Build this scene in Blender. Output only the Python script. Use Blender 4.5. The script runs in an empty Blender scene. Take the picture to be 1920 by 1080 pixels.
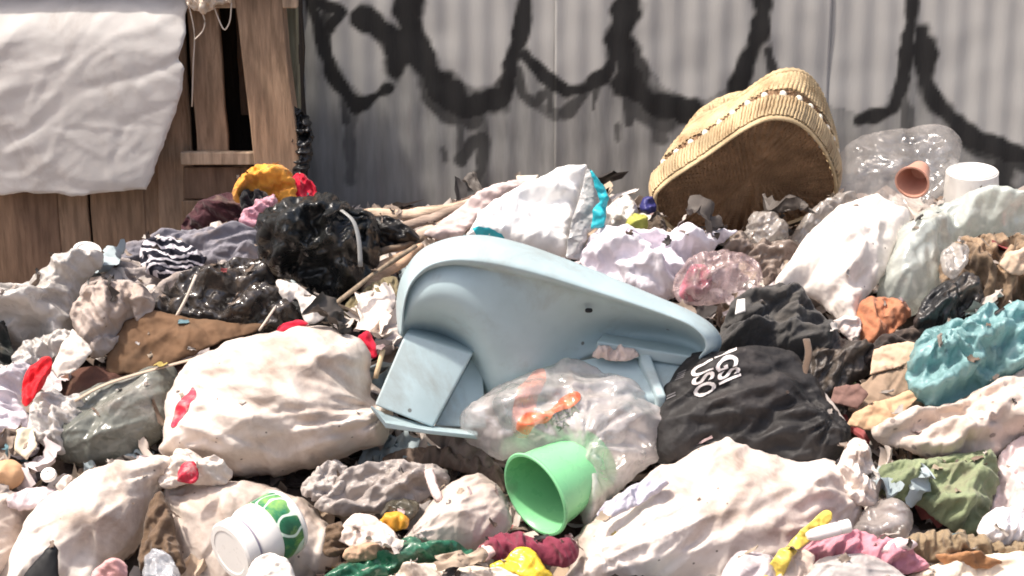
import bpy, bmesh, math, random
import numpy as np
from mathutils import Vector, Matrix, geometry, kdtree

# ------------------------------------------------------------------ camera, sky, sun
C = bpy.context.scene.collection
SC = bpy.context.scene
CAMZ, PITCH, FPX = 2.2, math.radians(16.0), 1920 * 70.0 / 36.0
cam_d = bpy.data.cameras.new('camera'); cam_d.lens = 70.0; cam_d.sensor_width = 36.0
cam_d.clip_start = 0.05; cam_d.clip_end = 500.0
cam = bpy.data.objects.new('camera', cam_d); C.objects.link(cam)
cam.location = (0, 0, CAMZ); cam.rotation_euler = (math.radians(90) - PITCH, 0, 0)
SC.camera = cam
SUN = Vector((-0.40, -0.15, 0.90)).normalized()
world = bpy.data.worlds.new('World'); SC.world = world; world.use_nodes = True
wn = world.node_tree
sky = wn.nodes.new('ShaderNodeTexSky'); sky.sky_type = 'NISHITA'; sky.sun_disc = False
sky.sun_elevation = math.asin(SUN.z); sky.sun_rotation = math.atan2(SUN.x, SUN.y)
sky.air_density = 1.0; sky.dust_density = 6.0; sky.ozone_density = 0.5
wn.nodes['Background'].inputs[1].default_value = 0.15
wn.links.new(sky.outputs[0], wn.nodes['Background'].inputs[0])
sl = bpy.data.lights.new('sun', 'SUN'); sl.energy = 3.6; sl.angle = math.radians(3.0); sl.color = (1.0, 0.93, 0.84)
so = bpy.data.objects.new('sun', sl); C.objects.link(so)
so.rotation_euler = SUN.to_track_quat('Z', 'Y').to_euler(); so.location = SUN * 20
SC.view_settings.view_transform = 'Standard'; SC.view_settings.look = 'None'
SC.view_settings.exposure = 0.54; SC.view_settings.gamma = 1.0
SC.render.engine = 'CYCLES'
SC.cycles.pixel_filter_type = 'BLACKMAN_HARRIS'; SC.cycles.filter_width = 1.8
SC.cycles.max_bounces = 8; SC.cycles.transparent_max_bounces = 16

# ------------------------------------------------------------------ geometry helpers
FWD = np.array([0, math.cos(PITCH), -math.sin(PITCH)]); UP = np.array([0, math.sin(PITCH), math.cos(PITCH)])
RIGHT = np.array([1.0, 0, 0]); ORG = np.array([0, 0, CAMZ])
def ray(px, py): return FWD + RIGHT * ((px - 960) / FPX) + UP * ((540 - py) / FPX)
def at(px, py, Y):
    d = ray(px, py); return ORG + d * (Y / d[1])
def pileY(py): return float(np.interp(py, [250, 380, 540, 700, 860, 1080, 1300], [5.85, 5.72, 4.95, 4.66, 4.40, 4.10, 3.85]))

def _hash(ix, iy, iz, s):
    n = (ix * 374761393 + iy * 668265263 + iz * 2147483647 + s * 974634777) & 0xFFFFFFFF
    n = ((n ^ (n >> 13)) * 1274126177) & 0xFFFFFFFF
    return n ^ (n >> 16)
def perlin(p, s=0):
    p = np.asarray(p, float); i = np.floor(p).astype(np.int64); f = p - i
    u = f * f * f * (f * (f * 6 - 15) + 10); r = 0
    for dx in (0, 1):
        for dy in (0, 1):
            for dz in (0, 1):
                h = _hash(i[:, 0] + dx, i[:, 1] + dy, i[:, 2] + dz, s)
                gx = ((h & 255) / 127.5 - 1); gy = (((h >> 8) & 255) / 127.5 - 1); gz = (((h >> 16) & 255) / 127.5 - 1)
                w = (u[:, 0] if dx else 1 - u[:, 0]) * (u[:, 1] if dy else 1 - u[:, 1]) * (u[:, 2] if dz else 1 - u[:, 2])
                r = r + w * (gx * (f[:, 0] - dx) + gy * (f[:, 1] - dy) + gz * (f[:, 2] - dz))
    return r * 1.3
def p3(uv, z=0.0):
    return np.column_stack([uv[:, 0], uv[:, 1], np.full(len(uv), z)])
def ridged(uv, freq, ang, aniso, s, warp=0.6):
    c, sn = math.cos(ang), math.sin(ang)
    a = uv[:, 0] * c + uv[:, 1] * sn; b = -uv[:, 0] * sn + uv[:, 1] * c
    q = np.column_stack([a * freq / aniso, b * freq])
    w1 = perlin(p3(q * 0.7, 3.1), s + 11); w2 = perlin(p3(q * 0.7, 7.7), s + 12)
    q = q + warp * np.column_stack([w1, w2])
    n = perlin(p3(q, 0.37 * s), s)
    return 1 - 3.0 * np.abs(n)

def crom(pts, n):
    pts = np.asarray(pts, float); N = len(pts); out = []
    for i in range(N):
        a, b, c, d = pts[i - 1], pts[i], pts[(i + 1) % N], pts[(i + 2) % N]
        for t in np.linspace(0, 1, n, endpoint=False):
            out.append(0.5 * ((2 * b) + (c - a) * t + (2 * a - 5 * b + 4 * c - d) * t * t + (3 * b - a - 3 * c + d) * t ** 3))
    return np.array(out)
def resample(poly, step):
    q = np.vstack([poly, poly[:1]]); L = np.r_[0, np.cumsum(np.linalg.norm(np.diff(q, axis=0), axis=1))]
    n = max(8, int(L[-1] / step)); t = np.linspace(0, L[-1], n, endpoint=False)
    return np.column_stack([np.interp(t, L, q[:, 0]), np.interp(t, L, q[:, 1])])
def seg_dist(P, poly):
    A = poly; B = np.roll(poly, -1, 0); D = B - A; L2 = (D ** 2).sum(1) + 1e-12
    best = np.full(len(P), 1e9)
    for k in range(0, len(P), 4000):
        X = P[k:k + 4000, None, :] - A[None]
        t = np.clip((X * D[None]).sum(2) / L2, 0, 1)
        best[k:k + 4000] = np.sqrt((((X - t[..., None] * D[None]) ** 2).sum(2)).min(1))
    return best
def inside(P, poly):
    A = poly; B = np.roll(poly, -1, 0); r = np.zeros(len(P), bool)
    for a, b in zip(A, B):
        c = ((a[1] > P[:, 1]) != (b[1] > P[:, 1]))
        if c.any():
            x = (b[0] - a[0]) * (P[:, 1] - a[1]) / (b[1] - a[1] + 1e-15) + a[0]
            r ^= c & (P[:, 0] < x)
    return r
def cdt(poly, step, seed):
    rng = np.random.RandomState(seed); lo, hi = poly.min(0), poly.max(0)
    xs = np.arange(lo[0], hi[0], step); ys = np.arange(lo[1], hi[1], step * 0.87)
    g = np.array([(x + (0.5 * step if j % 2 else 0), y) for j, y in enumerate(ys) for x in xs])
    if len(g):
        g = g + rng.uniform(-.18, .18, g.shape) * step
        g = g[inside(g, poly)]
        if len(g): g = g[seg_dist(g, poly) > 0.55 * step]
    allp = np.vstack([poly, g]) if len(g) else poly
    n = len(poly)
    r = geometry.delaunay_2d_cdt([Vector(p) for p in allp.tolist()], [(i, (i + 1) % n) for i in range(n)], [], 1, 1e-6)
    return np.array([(v.x, v.y) for v in r[0]]), [tuple(f) for f in r[2]]

def mesh_obj(name, V, F, mat, parent=None, smooth=True, M=None, attr=None):
    me = bpy.data.meshes.new(name); me.from_pydata([tuple(v) for v in np.asarray(V, float).tolist()], [], F)
    if mat: me.materials.append(mat)
    if smooth: me.polygons.foreach_set('use_smooth', [True] * len(me.polygons))
    if attr:
        for k, vals in attr.items():
            a = me.attributes.new(k, 'FLOAT', 'POINT'); a.data.foreach_set('value', np.asarray(vals, np.float32))
    me.update()
    o = bpy.data.objects.new(name, me); C.objects.link(o)
    if M is not None: o.matrix_world = M
    if parent is not None:
        o.parent = parent
    return o
def tag(o, label=None, cat=None, group=None, kind=None):
    if label: o['label'] = label
    if cat: o['category'] = cat
    if group: o['group'] = group
    if kind: o['kind'] = kind
    return o
def empty(name, loc):
    o = bpy.data.objects.new(name, None); C.objects.link(o); o.location = tuple(loc); o.empty_display_size = .05
    return o
def adopt(o, parent):
    """parent o while keeping where it stands"""
    pm = parent.matrix_basis.copy()
    o.parent = parent; o.matrix_parent_inverse = pm.inverted()
    return o

SEED = [100]
def buckle(P, F, ex, bend, ang, iters, hold, bnd, sd):
    """let a skin that is too large for its shape wrinkle: position based relaxation of a triangle mesh"""
    F = np.array(F); n = len(P); P = P.copy(); H = P.copy()
    e = np.sort(np.vstack([F[:, [0, 1]], F[:, [1, 2]], F[:, [2, 0]]]), axis=1); opp = np.r_[F[:, 2], F[:, 0], F[:, 1]]
    key = e[:, 0].astype(np.int64) * n + e[:, 1]; o = np.argsort(key, kind='stable'); key, e, opp = key[o], e[o], opp[o]
    first = np.r_[True, key[1:] != key[:-1]]; E = e[first]
    dup = np.where(~first)[0]; B = np.column_stack([opp[dup - 1], opp[dup]])
    dirn = np.array([-math.sin(ang), math.cos(ang)])
    msk = np.clip(.75 + 1.3 * perlin(p3(P[:, :2] * 7, 3.3), sd + 80), .15, 1.6)
    def rest(A):
        d = P[A[:, 0]] - P[A[:, 1]]; L = np.linalg.norm(d, axis=1) + 1e-9
        u = np.abs((d[:, :2] @ dirn) / L)
        return L * (1 + ex * (.25 + .9 * u) * .5 * (msk[A[:, 0]] + msk[A[:, 1]]))
    A = np.vstack([E, B]); L0 = rest(A); k = np.r_[np.full(len(E), 1.0), np.full(len(B), bend)]
    val = np.bincount(A.ravel(), minlength=n) + 1e-9
    i0, i1 = A[:, 0], A[:, 1]; idx = np.r_[i0, i1]
    hk = np.where(bnd, .12, hold)[:, None]; rng = np.random.RandomState(sd)
    P[:, 2] += rng.normal(0, .0004, n)
    for it in range(iters):
        d = P[i0] - P[i1]; L = np.sqrt((d * d).sum(1)) + 1e-9
        c = (d * (k * .5 * (L0 - L) / L)[:, None]); cc = np.vstack([c, -c])
        for a in range(3): P[:, a] += 2.2 * np.bincount(idx, cc[:, a], minlength=n) / val
        P += (H - P) * hk
    return P
def interp_tri(Vc, Fc, D, P):
    """carry values D on a coarse triangulation over to the points P"""
    out = np.zeros((len(P), 3)); done = np.zeros(len(P), bool)
    for a, b, c in Fc:
        A, B, Cc = Vc[a], Vc[b], Vc[c]; lo = np.minimum(np.minimum(A, B), Cc); hi = np.maximum(np.maximum(A, B), Cc)
        m = np.where((P[:, 0] >= lo[0]) & (P[:, 0] <= hi[0]) & (P[:, 1] >= lo[1]) & (P[:, 1] <= hi[1]) & ~done)[0]
        if not len(m): continue
        den = (B[1] - Cc[1]) * (A[0] - Cc[0]) + (Cc[0] - B[0]) * (A[1] - Cc[1])
        if abs(den) < 1e-14: continue
        x, y = P[m, 0] - Cc[0], P[m, 1] - Cc[1]
        w1 = ((B[1] - Cc[1]) * x + (Cc[0] - B[0]) * y) / den; w2 = ((Cc[1] - A[1]) * x + (A[0] - Cc[0]) * y) / den; w3 = 1 - w1 - w2
        k = (w1 > -1e-6) & (w2 > -1e-6) & (w3 > -1e-6); mm = m[k]
        out[mm] = w1[k, None] * D[a] + w2[k, None] * D[b] + w3[k, None] * D[c]; done[mm] = True
    r = np.where(~done)[0]
    if len(r):
        d2 = ((P[r, None, :] - Vc[None]) ** 2).sum(2); out[r] = D[d2.argmin(1)]
    return out
class Plane:
    """a leaning plane in the place: u right, v up the plane, n towards the viewer's side"""
    def __init__(s, px, py, Y, tilt, yaw=0):
        t, y = math.radians(tilt), math.radians(yaw)
        R = np.array(Matrix.Rotation(y, 3, 'Z'))
        s.u = R @ np.array([1.0, 0, 0]); s.v = R @ np.array([0, math.sin(t), math.cos(t)]); s.n = np.cross(s.u, s.v)
        s.o = at(px, py, Y)
    def uv(s, px, py, w=0.0):
        d = ray(px, py); o = s.o + s.n * w
        k = ((o - ORG) @ s.n) / (d @ s.n); p = ORG + d * k - s.o
        return np.array([p @ s.u, p @ s.v])
    def world(s, uvw): return s.o + uvw[0] * s.u + uvw[1] * s.v + uvw[2] * s.n
    def M(s):
        m = Matrix.Identity(4)
        for i in range(3):
            m[i][0] = s.u[i]; m[i][1] = s.v[i]; m[i][2] = s.n[i]; m[i][3] = s.o[i]
        return m

PRE = {  # folds: (amp, freq, aniso); cr: creases (slope, narrowest, widest, per square metre, spread of direction, length factor)
    'sack':  dict(folds=[(.004, 6, 3.0), (.001, 22, 2.5)], lump=.22, cr=(.50, .007, .030, 520, .40, 8.0), ex=(.03, .5, .014), prof=.6),
    'bag':   dict(folds=[(.005, 9, 1.6), (.003, 20, 1.8)], lump=.32, cr=(.75, .007, .050, 1000, .8, 5.5), ex=(.12, .4, .008), prof=.85),
    'film':  dict(folds=[(.006, 8, 1.8), (.003, 19, 2.2)], lump=.32, cr=(.55, .006, .040, 700, .7, 7.0), ex=(.07, .4, .010), prof=.75),
    'cloth': dict(folds=[(.008, 8, 2.6), (.004, 18, 2.6)], lump=.35, cr=(.9, .007, .042, 1000, .40, 5.5), ex=(.16, .45, .008), prof=1.1),
    'rag':   dict(folds=[(.010, 11, 2.2), (.005, 24, 2.0)], lump=.4, cr=(.95, .006, .034, 1800, .6, 4.5), ex=(.22, .35, .008), prof=1.1),
    'paper': dict(folds=[(.003, 8, 1.6)], lump=.2, cr=(.55, .010, .06, 700, 1.6, 3.4), ex=(.08, .8, .01), prof=.8),
    'tarp':  dict(folds=[(.007, 2.4, 1.8), (.001, 10, 1.8)], lump=.1, cr=(.22, .004, .030, 420, .6, 7.0), ex=(.02, .6, .02), prof=.7),
    'flat':  dict(folds=[(.002, 6, 2), (.0006, 40, 1)], lump=.05, cr=(.06, .01, .05, 120, .5, 3.0), ex=(0, 0, 0), prof=.6),
}
class Soft: pass
def soft(name, pts, mat, label=None, cat=None, T=.05, tilt=42, yaw=0, Y=None, dY=0.0, res=None, R=None, kind='bag', ang=None,
         amp=1.0, knots=(), sheet=None, smooth=True, group=None, parent=None, ragged=.0025, bend=None, back=.6, shape=None, lines=()):
    SEED[0] += 1; sd = SEED[0]
    T *= {'cloth': .75, 'rag': .75, 'paper': .75, 'bag': .85}.get(kind, 1)
    P = np.array(pts, float); by = P[:, 1].max(); bx = P[:, 0].mean()
    if Y is None: Y = pileY(min(by, 1100)) + dY
    pl = Plane(bx, by, Y, tilt, yaw)
    q = np.array([pl.uv(x, y) for x, y in P])
    if smooth: q = crom(q, 8)
    size = float(np.sqrt(np.prod(np.ptp(q, axis=0))))
    if size < .13 and kind in ('paper', 'cloth', 'bag', 'rag') and sheet is None:
        T *= .7; amp = max(amp, .55) * 1.6; ragged *= 2
    if res is None: res = min(.0085, max(.003, size / 70))
    q = resample(q, res)
    if ragged:
        rg = max(ragged, size * ragged * 5) if kind not in ('flat', 'tarp') else ragged
        q = q + rg * np.column_stack([perlin(p3(q * 14, 1), sd), perlin(p3(q * 14, 5), sd + 1)]) * 2.2 \
              + rg * 1.0 * np.column_stack([perlin(p3(q * 38, 1), sd), perlin(p3(q * 38, 5), sd + 1)]) \
              + min(rg, .003) * .5 * np.column_stack([perlin(p3(q * 95, 1), sd), perlin(p3(q * 95, 5), sd + 1)])
    V2, F = cdt(q, res, sd)
    pre = PRE[kind]; rng = np.random.RandomState(sd)
    a0 = rng.uniform(0, math.pi) if ang is None else math.radians(ang)
    angs = [a0 + rng.uniform(-.35, .35) * (i > 0) for i in range(4)]
    kn = [(pl.uv(k[0], k[1]), k[2], k[3] if len(k) > 3 else 9, k[4] if len(k) > 4 else .12) for k in knots]
    ln = [(pl.uv(l[0], l[1], T * .6), pl.uv(l[2], l[3], T * .6), l[4], l[5]) for l in lines]
    dm = float(seg_dist(V2, q).max()); RR = min(R or 1e9, dm * .95)
    sl, wmin, wmax, dens, spr, lf = pre['cr']; lo, hi = q.min(0), q.max(0); ksz = min(1.15, max(.33, size / .32))
    K = int(min(420, max(10, dens * np.prod(hi - lo) / ksz ** 1.5)))
    kc_ = rng.uniform(lo, hi, (K, 2)); ka_ = a0 + rng.normal(0, spr, K); kw = wmin * (wmax / wmin) ** (rng.rand(K) ** 1.4) * ksz
    kl = kw * lf * rng.uniform(.6, 1.8, K); kA = sl * amp * kw * rng.uniform(.35, 1.0, K) * np.where(rng.rand(K) < .62, 1, -1); kas = rng.uniform(.25, .75, K)
    def creases(uv):
        wq = uv + .010 * ksz * np.column_stack([perlin(p3(uv * 16, 2), sd + 5), perlin(p3(uv * 16, 6), sd + 6)])
        r = np.zeros(len(uv))
        for k in range(K):
            dx = wq[:, 0] - kc_[k, 0]; dy = wq[:, 1] - kc_[k, 1]; c_, s_ = math.cos(ka_[k]), math.sin(ka_[k])
            al = dx * c_ + dy * s_; t = -dx * s_ + dy * c_
            win = np.clip(1 - (al / kl[k]) ** 2, 0, 1)
            tt = np.where(t > 0, t / (kw[k] * 2 * kas[k]), -t / (kw[k] * 2 * (1 - kas[k])))
            r += kA[k] * np.clip(1 - tt, 0, 1) * win
        return r
    def height(uv):
        d = seg_dist(uv, q); t = np.clip(d / RR, 0, 1)
        base = T * np.maximum(0, 1 - (1 - t) ** 2) ** pre['prof']
        env = np.clip(d / (.10 * RR + .004), 0, 1) * .75 + .25 if sheet is None else np.ones(len(uv))
        h = base * (1 + pre['lump'] * 2 * perlin(p3(uv * (1.1 / max(size, .05)) * 2.2, sd * .13), sd))
        h = h + creases(uv) * env
        if ln:
            wq = uv + .008 * np.column_stack([perlin(p3(uv * 11, 2), sd + 5), perlin(p3(uv * 11, 6), sd + 6)])
            for A_, B_, lw, la in ln:
                D_ = B_ - A_; L_ = np.linalg.norm(D_); D_ = D_ / L_; al = (wq - A_) @ D_; t = -(wq[:, 0] - A_[0]) * D_[1] + (wq[:, 1] - A_[1]) * D_[0]
                win = np.clip(al / (.15 * L_), 0, 1) * np.clip((L_ - al) / (.5 * L_), 0, 1)
                h = h + la * np.clip(1 - np.abs(t) / (lw * np.where(t > 0, 1.3, .6)), 0, 1) * win * env
        f = 0
        for i, (am, fr, an) in enumerate(pre['folds']):
            mask = .55 + .9 * perlin(p3(uv * fr * .35, 9.1 + i), sd + 40 + i)
            f = f + am * amp * ridged(uv, fr, angs[i], an, sd + 20 + i) * np.clip(mask, .1, 1.3)
        for kc, ka, kf, kr in kn:
            dd = uv - kc; r = np.hypot(dd[:, 0], dd[:, 1]) + 1e-6; th = np.arctan2(dd[:, 1], dd[:, 0])
            f = f + ka * (1 - 3 * np.abs(perlin(np.column_stack([np.cos(th) * kf * .32, np.sin(th) * kf * .32, r * 6]), sd + 60))) * np.exp(-(r / kr) ** 2) * np.clip(r / .02, 0, 1)
        h = h + f * env
        if shape: h = h + shape(uv)
        if bend:
            for bdir, bamp, bfreq, bph in bend:
                b = math.radians(bdir); h = h + bamp * np.sin((uv[:, 0] * math.cos(b) + uv[:, 1] * math.sin(b)) * bfreq + bph)
        return h, d
    h, d = height(V2)
    n = len(V2); top = np.column_stack([V2, h])
    bnd = d < 1e-5
    ex, bk_, hold = pre['ex']
    if ex:
        exa = ex * min(1.6, max(.4, amp)); qc = resample(q, res * 3.2); Vc, Fc = cdt(qc, res * 3.2, sd + 1)
        if len(Vc) > 20 and Fc:
            hc, dc = height(Vc); Pc = np.column_stack([Vc, hc])
            Dc = buckle(Pc, Fc, exa * 1.5, bk_, a0, 60, hold * .6, dc < 1e-5, sd + 2) - Pc
            top = top + interp_tri(Vc, Fc, Dc, V2)
        top = buckle(top, F, exa * .55, bk_, a0, 45, hold * 2.5, bnd, sd)
    kd = kdtree.KDTree(n)
    for i, p in enumerate(V2.tolist()): kd.insert((p[0], p[1], 0), i)
    kd.balance(); off = top - np.column_stack([V2, np.zeros(n)])
    def surf(uv):
        r = []
        for x, y in uv:
            acc = np.zeros(3); ws = 0
            for co, i, dd in kd.find_n((x, y, 0), 5): w = 1 / (dd * dd + 1e-7); acc += w * off[i]; ws += w
            r.append(acc / ws)
        r = np.array(r); return np.column_stack([uv[:, 0] + r[:, 0], uv[:, 1] + r[:, 1], r[:, 2]])
    if sheet is None:
        bk = np.column_stack([top[:, :2], -back * T * np.sqrt(np.maximum(0, 1 - (1 - np.clip(d / RR, 0, 1)) ** 2))])
    else:
        bk = top - np.array([0, 0, sheet])
    if sheet is None:
        idx = np.where(bnd, np.arange(n), np.cumsum(~bnd) - 1 + n)
        V = np.vstack([top, bk[~bnd]]); FF = list(F) + [(int(idx[c]), int(idx[b]), int(idx[a])) for a, b, c in F]
        da = np.r_[d, d[~bnd]]
    else:
        V = np.vstack([top, bk]); FF = list(F) + [(c + n, b + n, a + n) for a, b, c in F]
        cnt = {}
        for a, b, c in F:
            for e in ((a, b), (b, c), (c, a)): cnt[tuple(sorted(e))] = (cnt.get(tuple(sorted(e)), (0,))[0] + 1, e)
        for k, (m, (a, b)) in cnt.items():
            if m == 1: FF.append((b, a, a + n, b + n))
        da = np.r_[d, d]
    o = mesh_obj(name, V, FF, mat, None, True, pl.M(), {'edge': da})
    if parent is not None: adopt(o, parent)
    elif label: tag(o, label, cat, group)
    s = Soft(); s.o = o; s.pl = pl; s.h = lambda uv: (surf(uv)[:, 2], None); s.surf = surf; s.q = q
    return s
def decal(s, name, pts, mat, eps=.0025, res=.004, smooth=True, label=None, ragged=.002):
    SEED[0] += 1; q = np.array([s.pl.uv(x, y) for x, y in pts])
    # refine towards the raised surface so that the mark sits where the picture shows it
    for _ in range(3):
        hh, _d = s.h(q); q = np.array([s.pl.uv(x, y, w) for (x, y), w in zip(pts, hh)])
    if smooth: q = crom(q, 6)
    q = resample(q, res)
    if ragged: q = q + ragged * np.column_stack([perlin(p3(q * 60, 1), SEED[0]), perlin(p3(q * 60, 5), SEED[0] + 1)])
    V2, F = cdt(q, res, SEED[0]); V = s.surf(V2) + np.array([0, 0, eps])
    o = mesh_obj(name, V, F, mat); o.parent = s.o
    if label: o['label'] = label
    return o
def lettering(s, name, text, px0, up_px, adv_px, mat, eps=.003):
    """text drawn on a soft thing: px0 start of baseline, up_px / adv_px picture vectors of one text unit"""
    cu = bpy.data.curves.new(name, 'FONT'); cu.body = text; cu.offset = .022
    ob = bpy.data.objects.new(name, cu); C.objects.link(ob); bpy.context.view_layer.update()
    me = bpy.data.meshes.new_from_object(ob.evaluated_get(bpy.context.evaluated_depsgraph_get()))
    bpy.data.objects.remove(ob)
    bm = bmesh.new(); bm.from_mesh(me); bmesh.ops.triangulate(bm, faces=bm.faces)
    bmesh.ops.subdivide_edges(bm, edges=bm.edges, cuts=2, use_grid_fill=True)
    P = [(px0[0] + v.co.x * adv_px[0] + v.co.y * up_px[0], px0[1] + v.co.x * adv_px[1] + v.co.y * up_px[1]) for v in bm.verts]
    q = np.array([s.pl.uv(x, y) for x, y in P])
    for _ in range(3):
        hh, _d = s.h(q); q = np.array([s.pl.uv(x, y, w) for (x, y), w in zip(P, hh)])
    for v, a in zip(bm.verts, s.surf(q)): v.co = (a[0], a[1], a[2] + eps)
    bm.to_mesh(me); bm.free(); me.materials.clear(); me.materials.append(mat)
    o = bpy.data.objects.new(name, me); C.objects.link(o); o.parent = s.o
    return o

def lathe(name, prof, loc, axis, mat, parent=None, seg=48, wob=0, roll=0, squash=1.0):
    """prof: list of (radius, height along axis)"""
    V, F = [], []
    for j, (r, z) in enumerate(prof):
        for i in range(seg):
            a = 2 * math.pi * i / seg
            k = 1 + wob * math.sin(2 * a + 1.3 * j) * .5 + wob * math.sin(3 * a + .5 * j) * .4
            V.append((r * k * math.cos(a), r * k * math.sin(a) * squash, z))
    for j in range(len(prof) - 1):
        for i in range(seg):
            a, b = j * seg + i, j * seg + (i + 1) % seg
            F.append((a, b, b + seg, a + seg))
    q = Vector(axis).normalized().to_track_quat('Z', 'Y').to_matrix().to_4x4() @ Matrix.Rotation(roll, 4, 'Z')
    o = mesh_obj(name, V, F, mat, None, True, Matrix.Translation(Vector(loc)) @ q); o.data.set_sharp_from_angle(angle=.6)
    if parent is not None: adopt(o, parent)
    return o
def tube(name, pts, rad, mat, parent=None, seg=8, flat=1.0, rough=0.0):
    pts = [np.array(p, float) for p in pts]; n = len(pts); V, F = [], []
    rads = rad if hasattr(rad, '__len__') else [rad] * n
    rng = np.random.RandomState(SEED[0]); SEED[0] += 1
    for i, p in enumerate(pts):
        t = pts[min(i + 1, n - 1)] - pts[max(i - 1, 0)]; t = t / (np.linalg.norm(t) + 1e-9)
        a = np.cross(t, [0, 0, 1.0]); a = a / (np.linalg.norm(a) + 1e-9); b = np.cross(a, t)
        for k in range(seg):
            th = 2 * math.pi * k / seg; r = rads[i] * (1 + rough * rng.uniform(-1, 1))
            V.append(p + r * (a * math.cos(th) + b * math.sin(th) * flat))
    for i in range(n - 1):
        for k in range(seg):
            x, y = i * seg + k, i * seg + (k + 1) % seg; F.append((x, y, y + seg, x + seg))
    F.append(tuple(range(seg))[::-1]); F.append(tuple(range((n - 1) * seg, n * seg)))
    V = np.array(V); c = V.mean(0)
    o = mesh_obj(name, V - c, F, mat, None, True, Matrix.Translation(Vector(c)))
    if parent is not None: adopt(o, parent)
    return o
def pxline(pts, n=10):
    """pts: (px, py, Y) -> smooth world line"""
    P = np.array([at(*p) for p in pts]); t = np.linspace(0, len(P) - 1, n)
    L = np.arange(len(P)); out = np.column_stack([np.interp(t, L, P[:, k]) for k in range(3)])
    if n > 4:
        for _ in range(2): out[1:-1] = (out[:-2] + 2 * out[1:-1] + out[2:]) / 4
    return out

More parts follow.
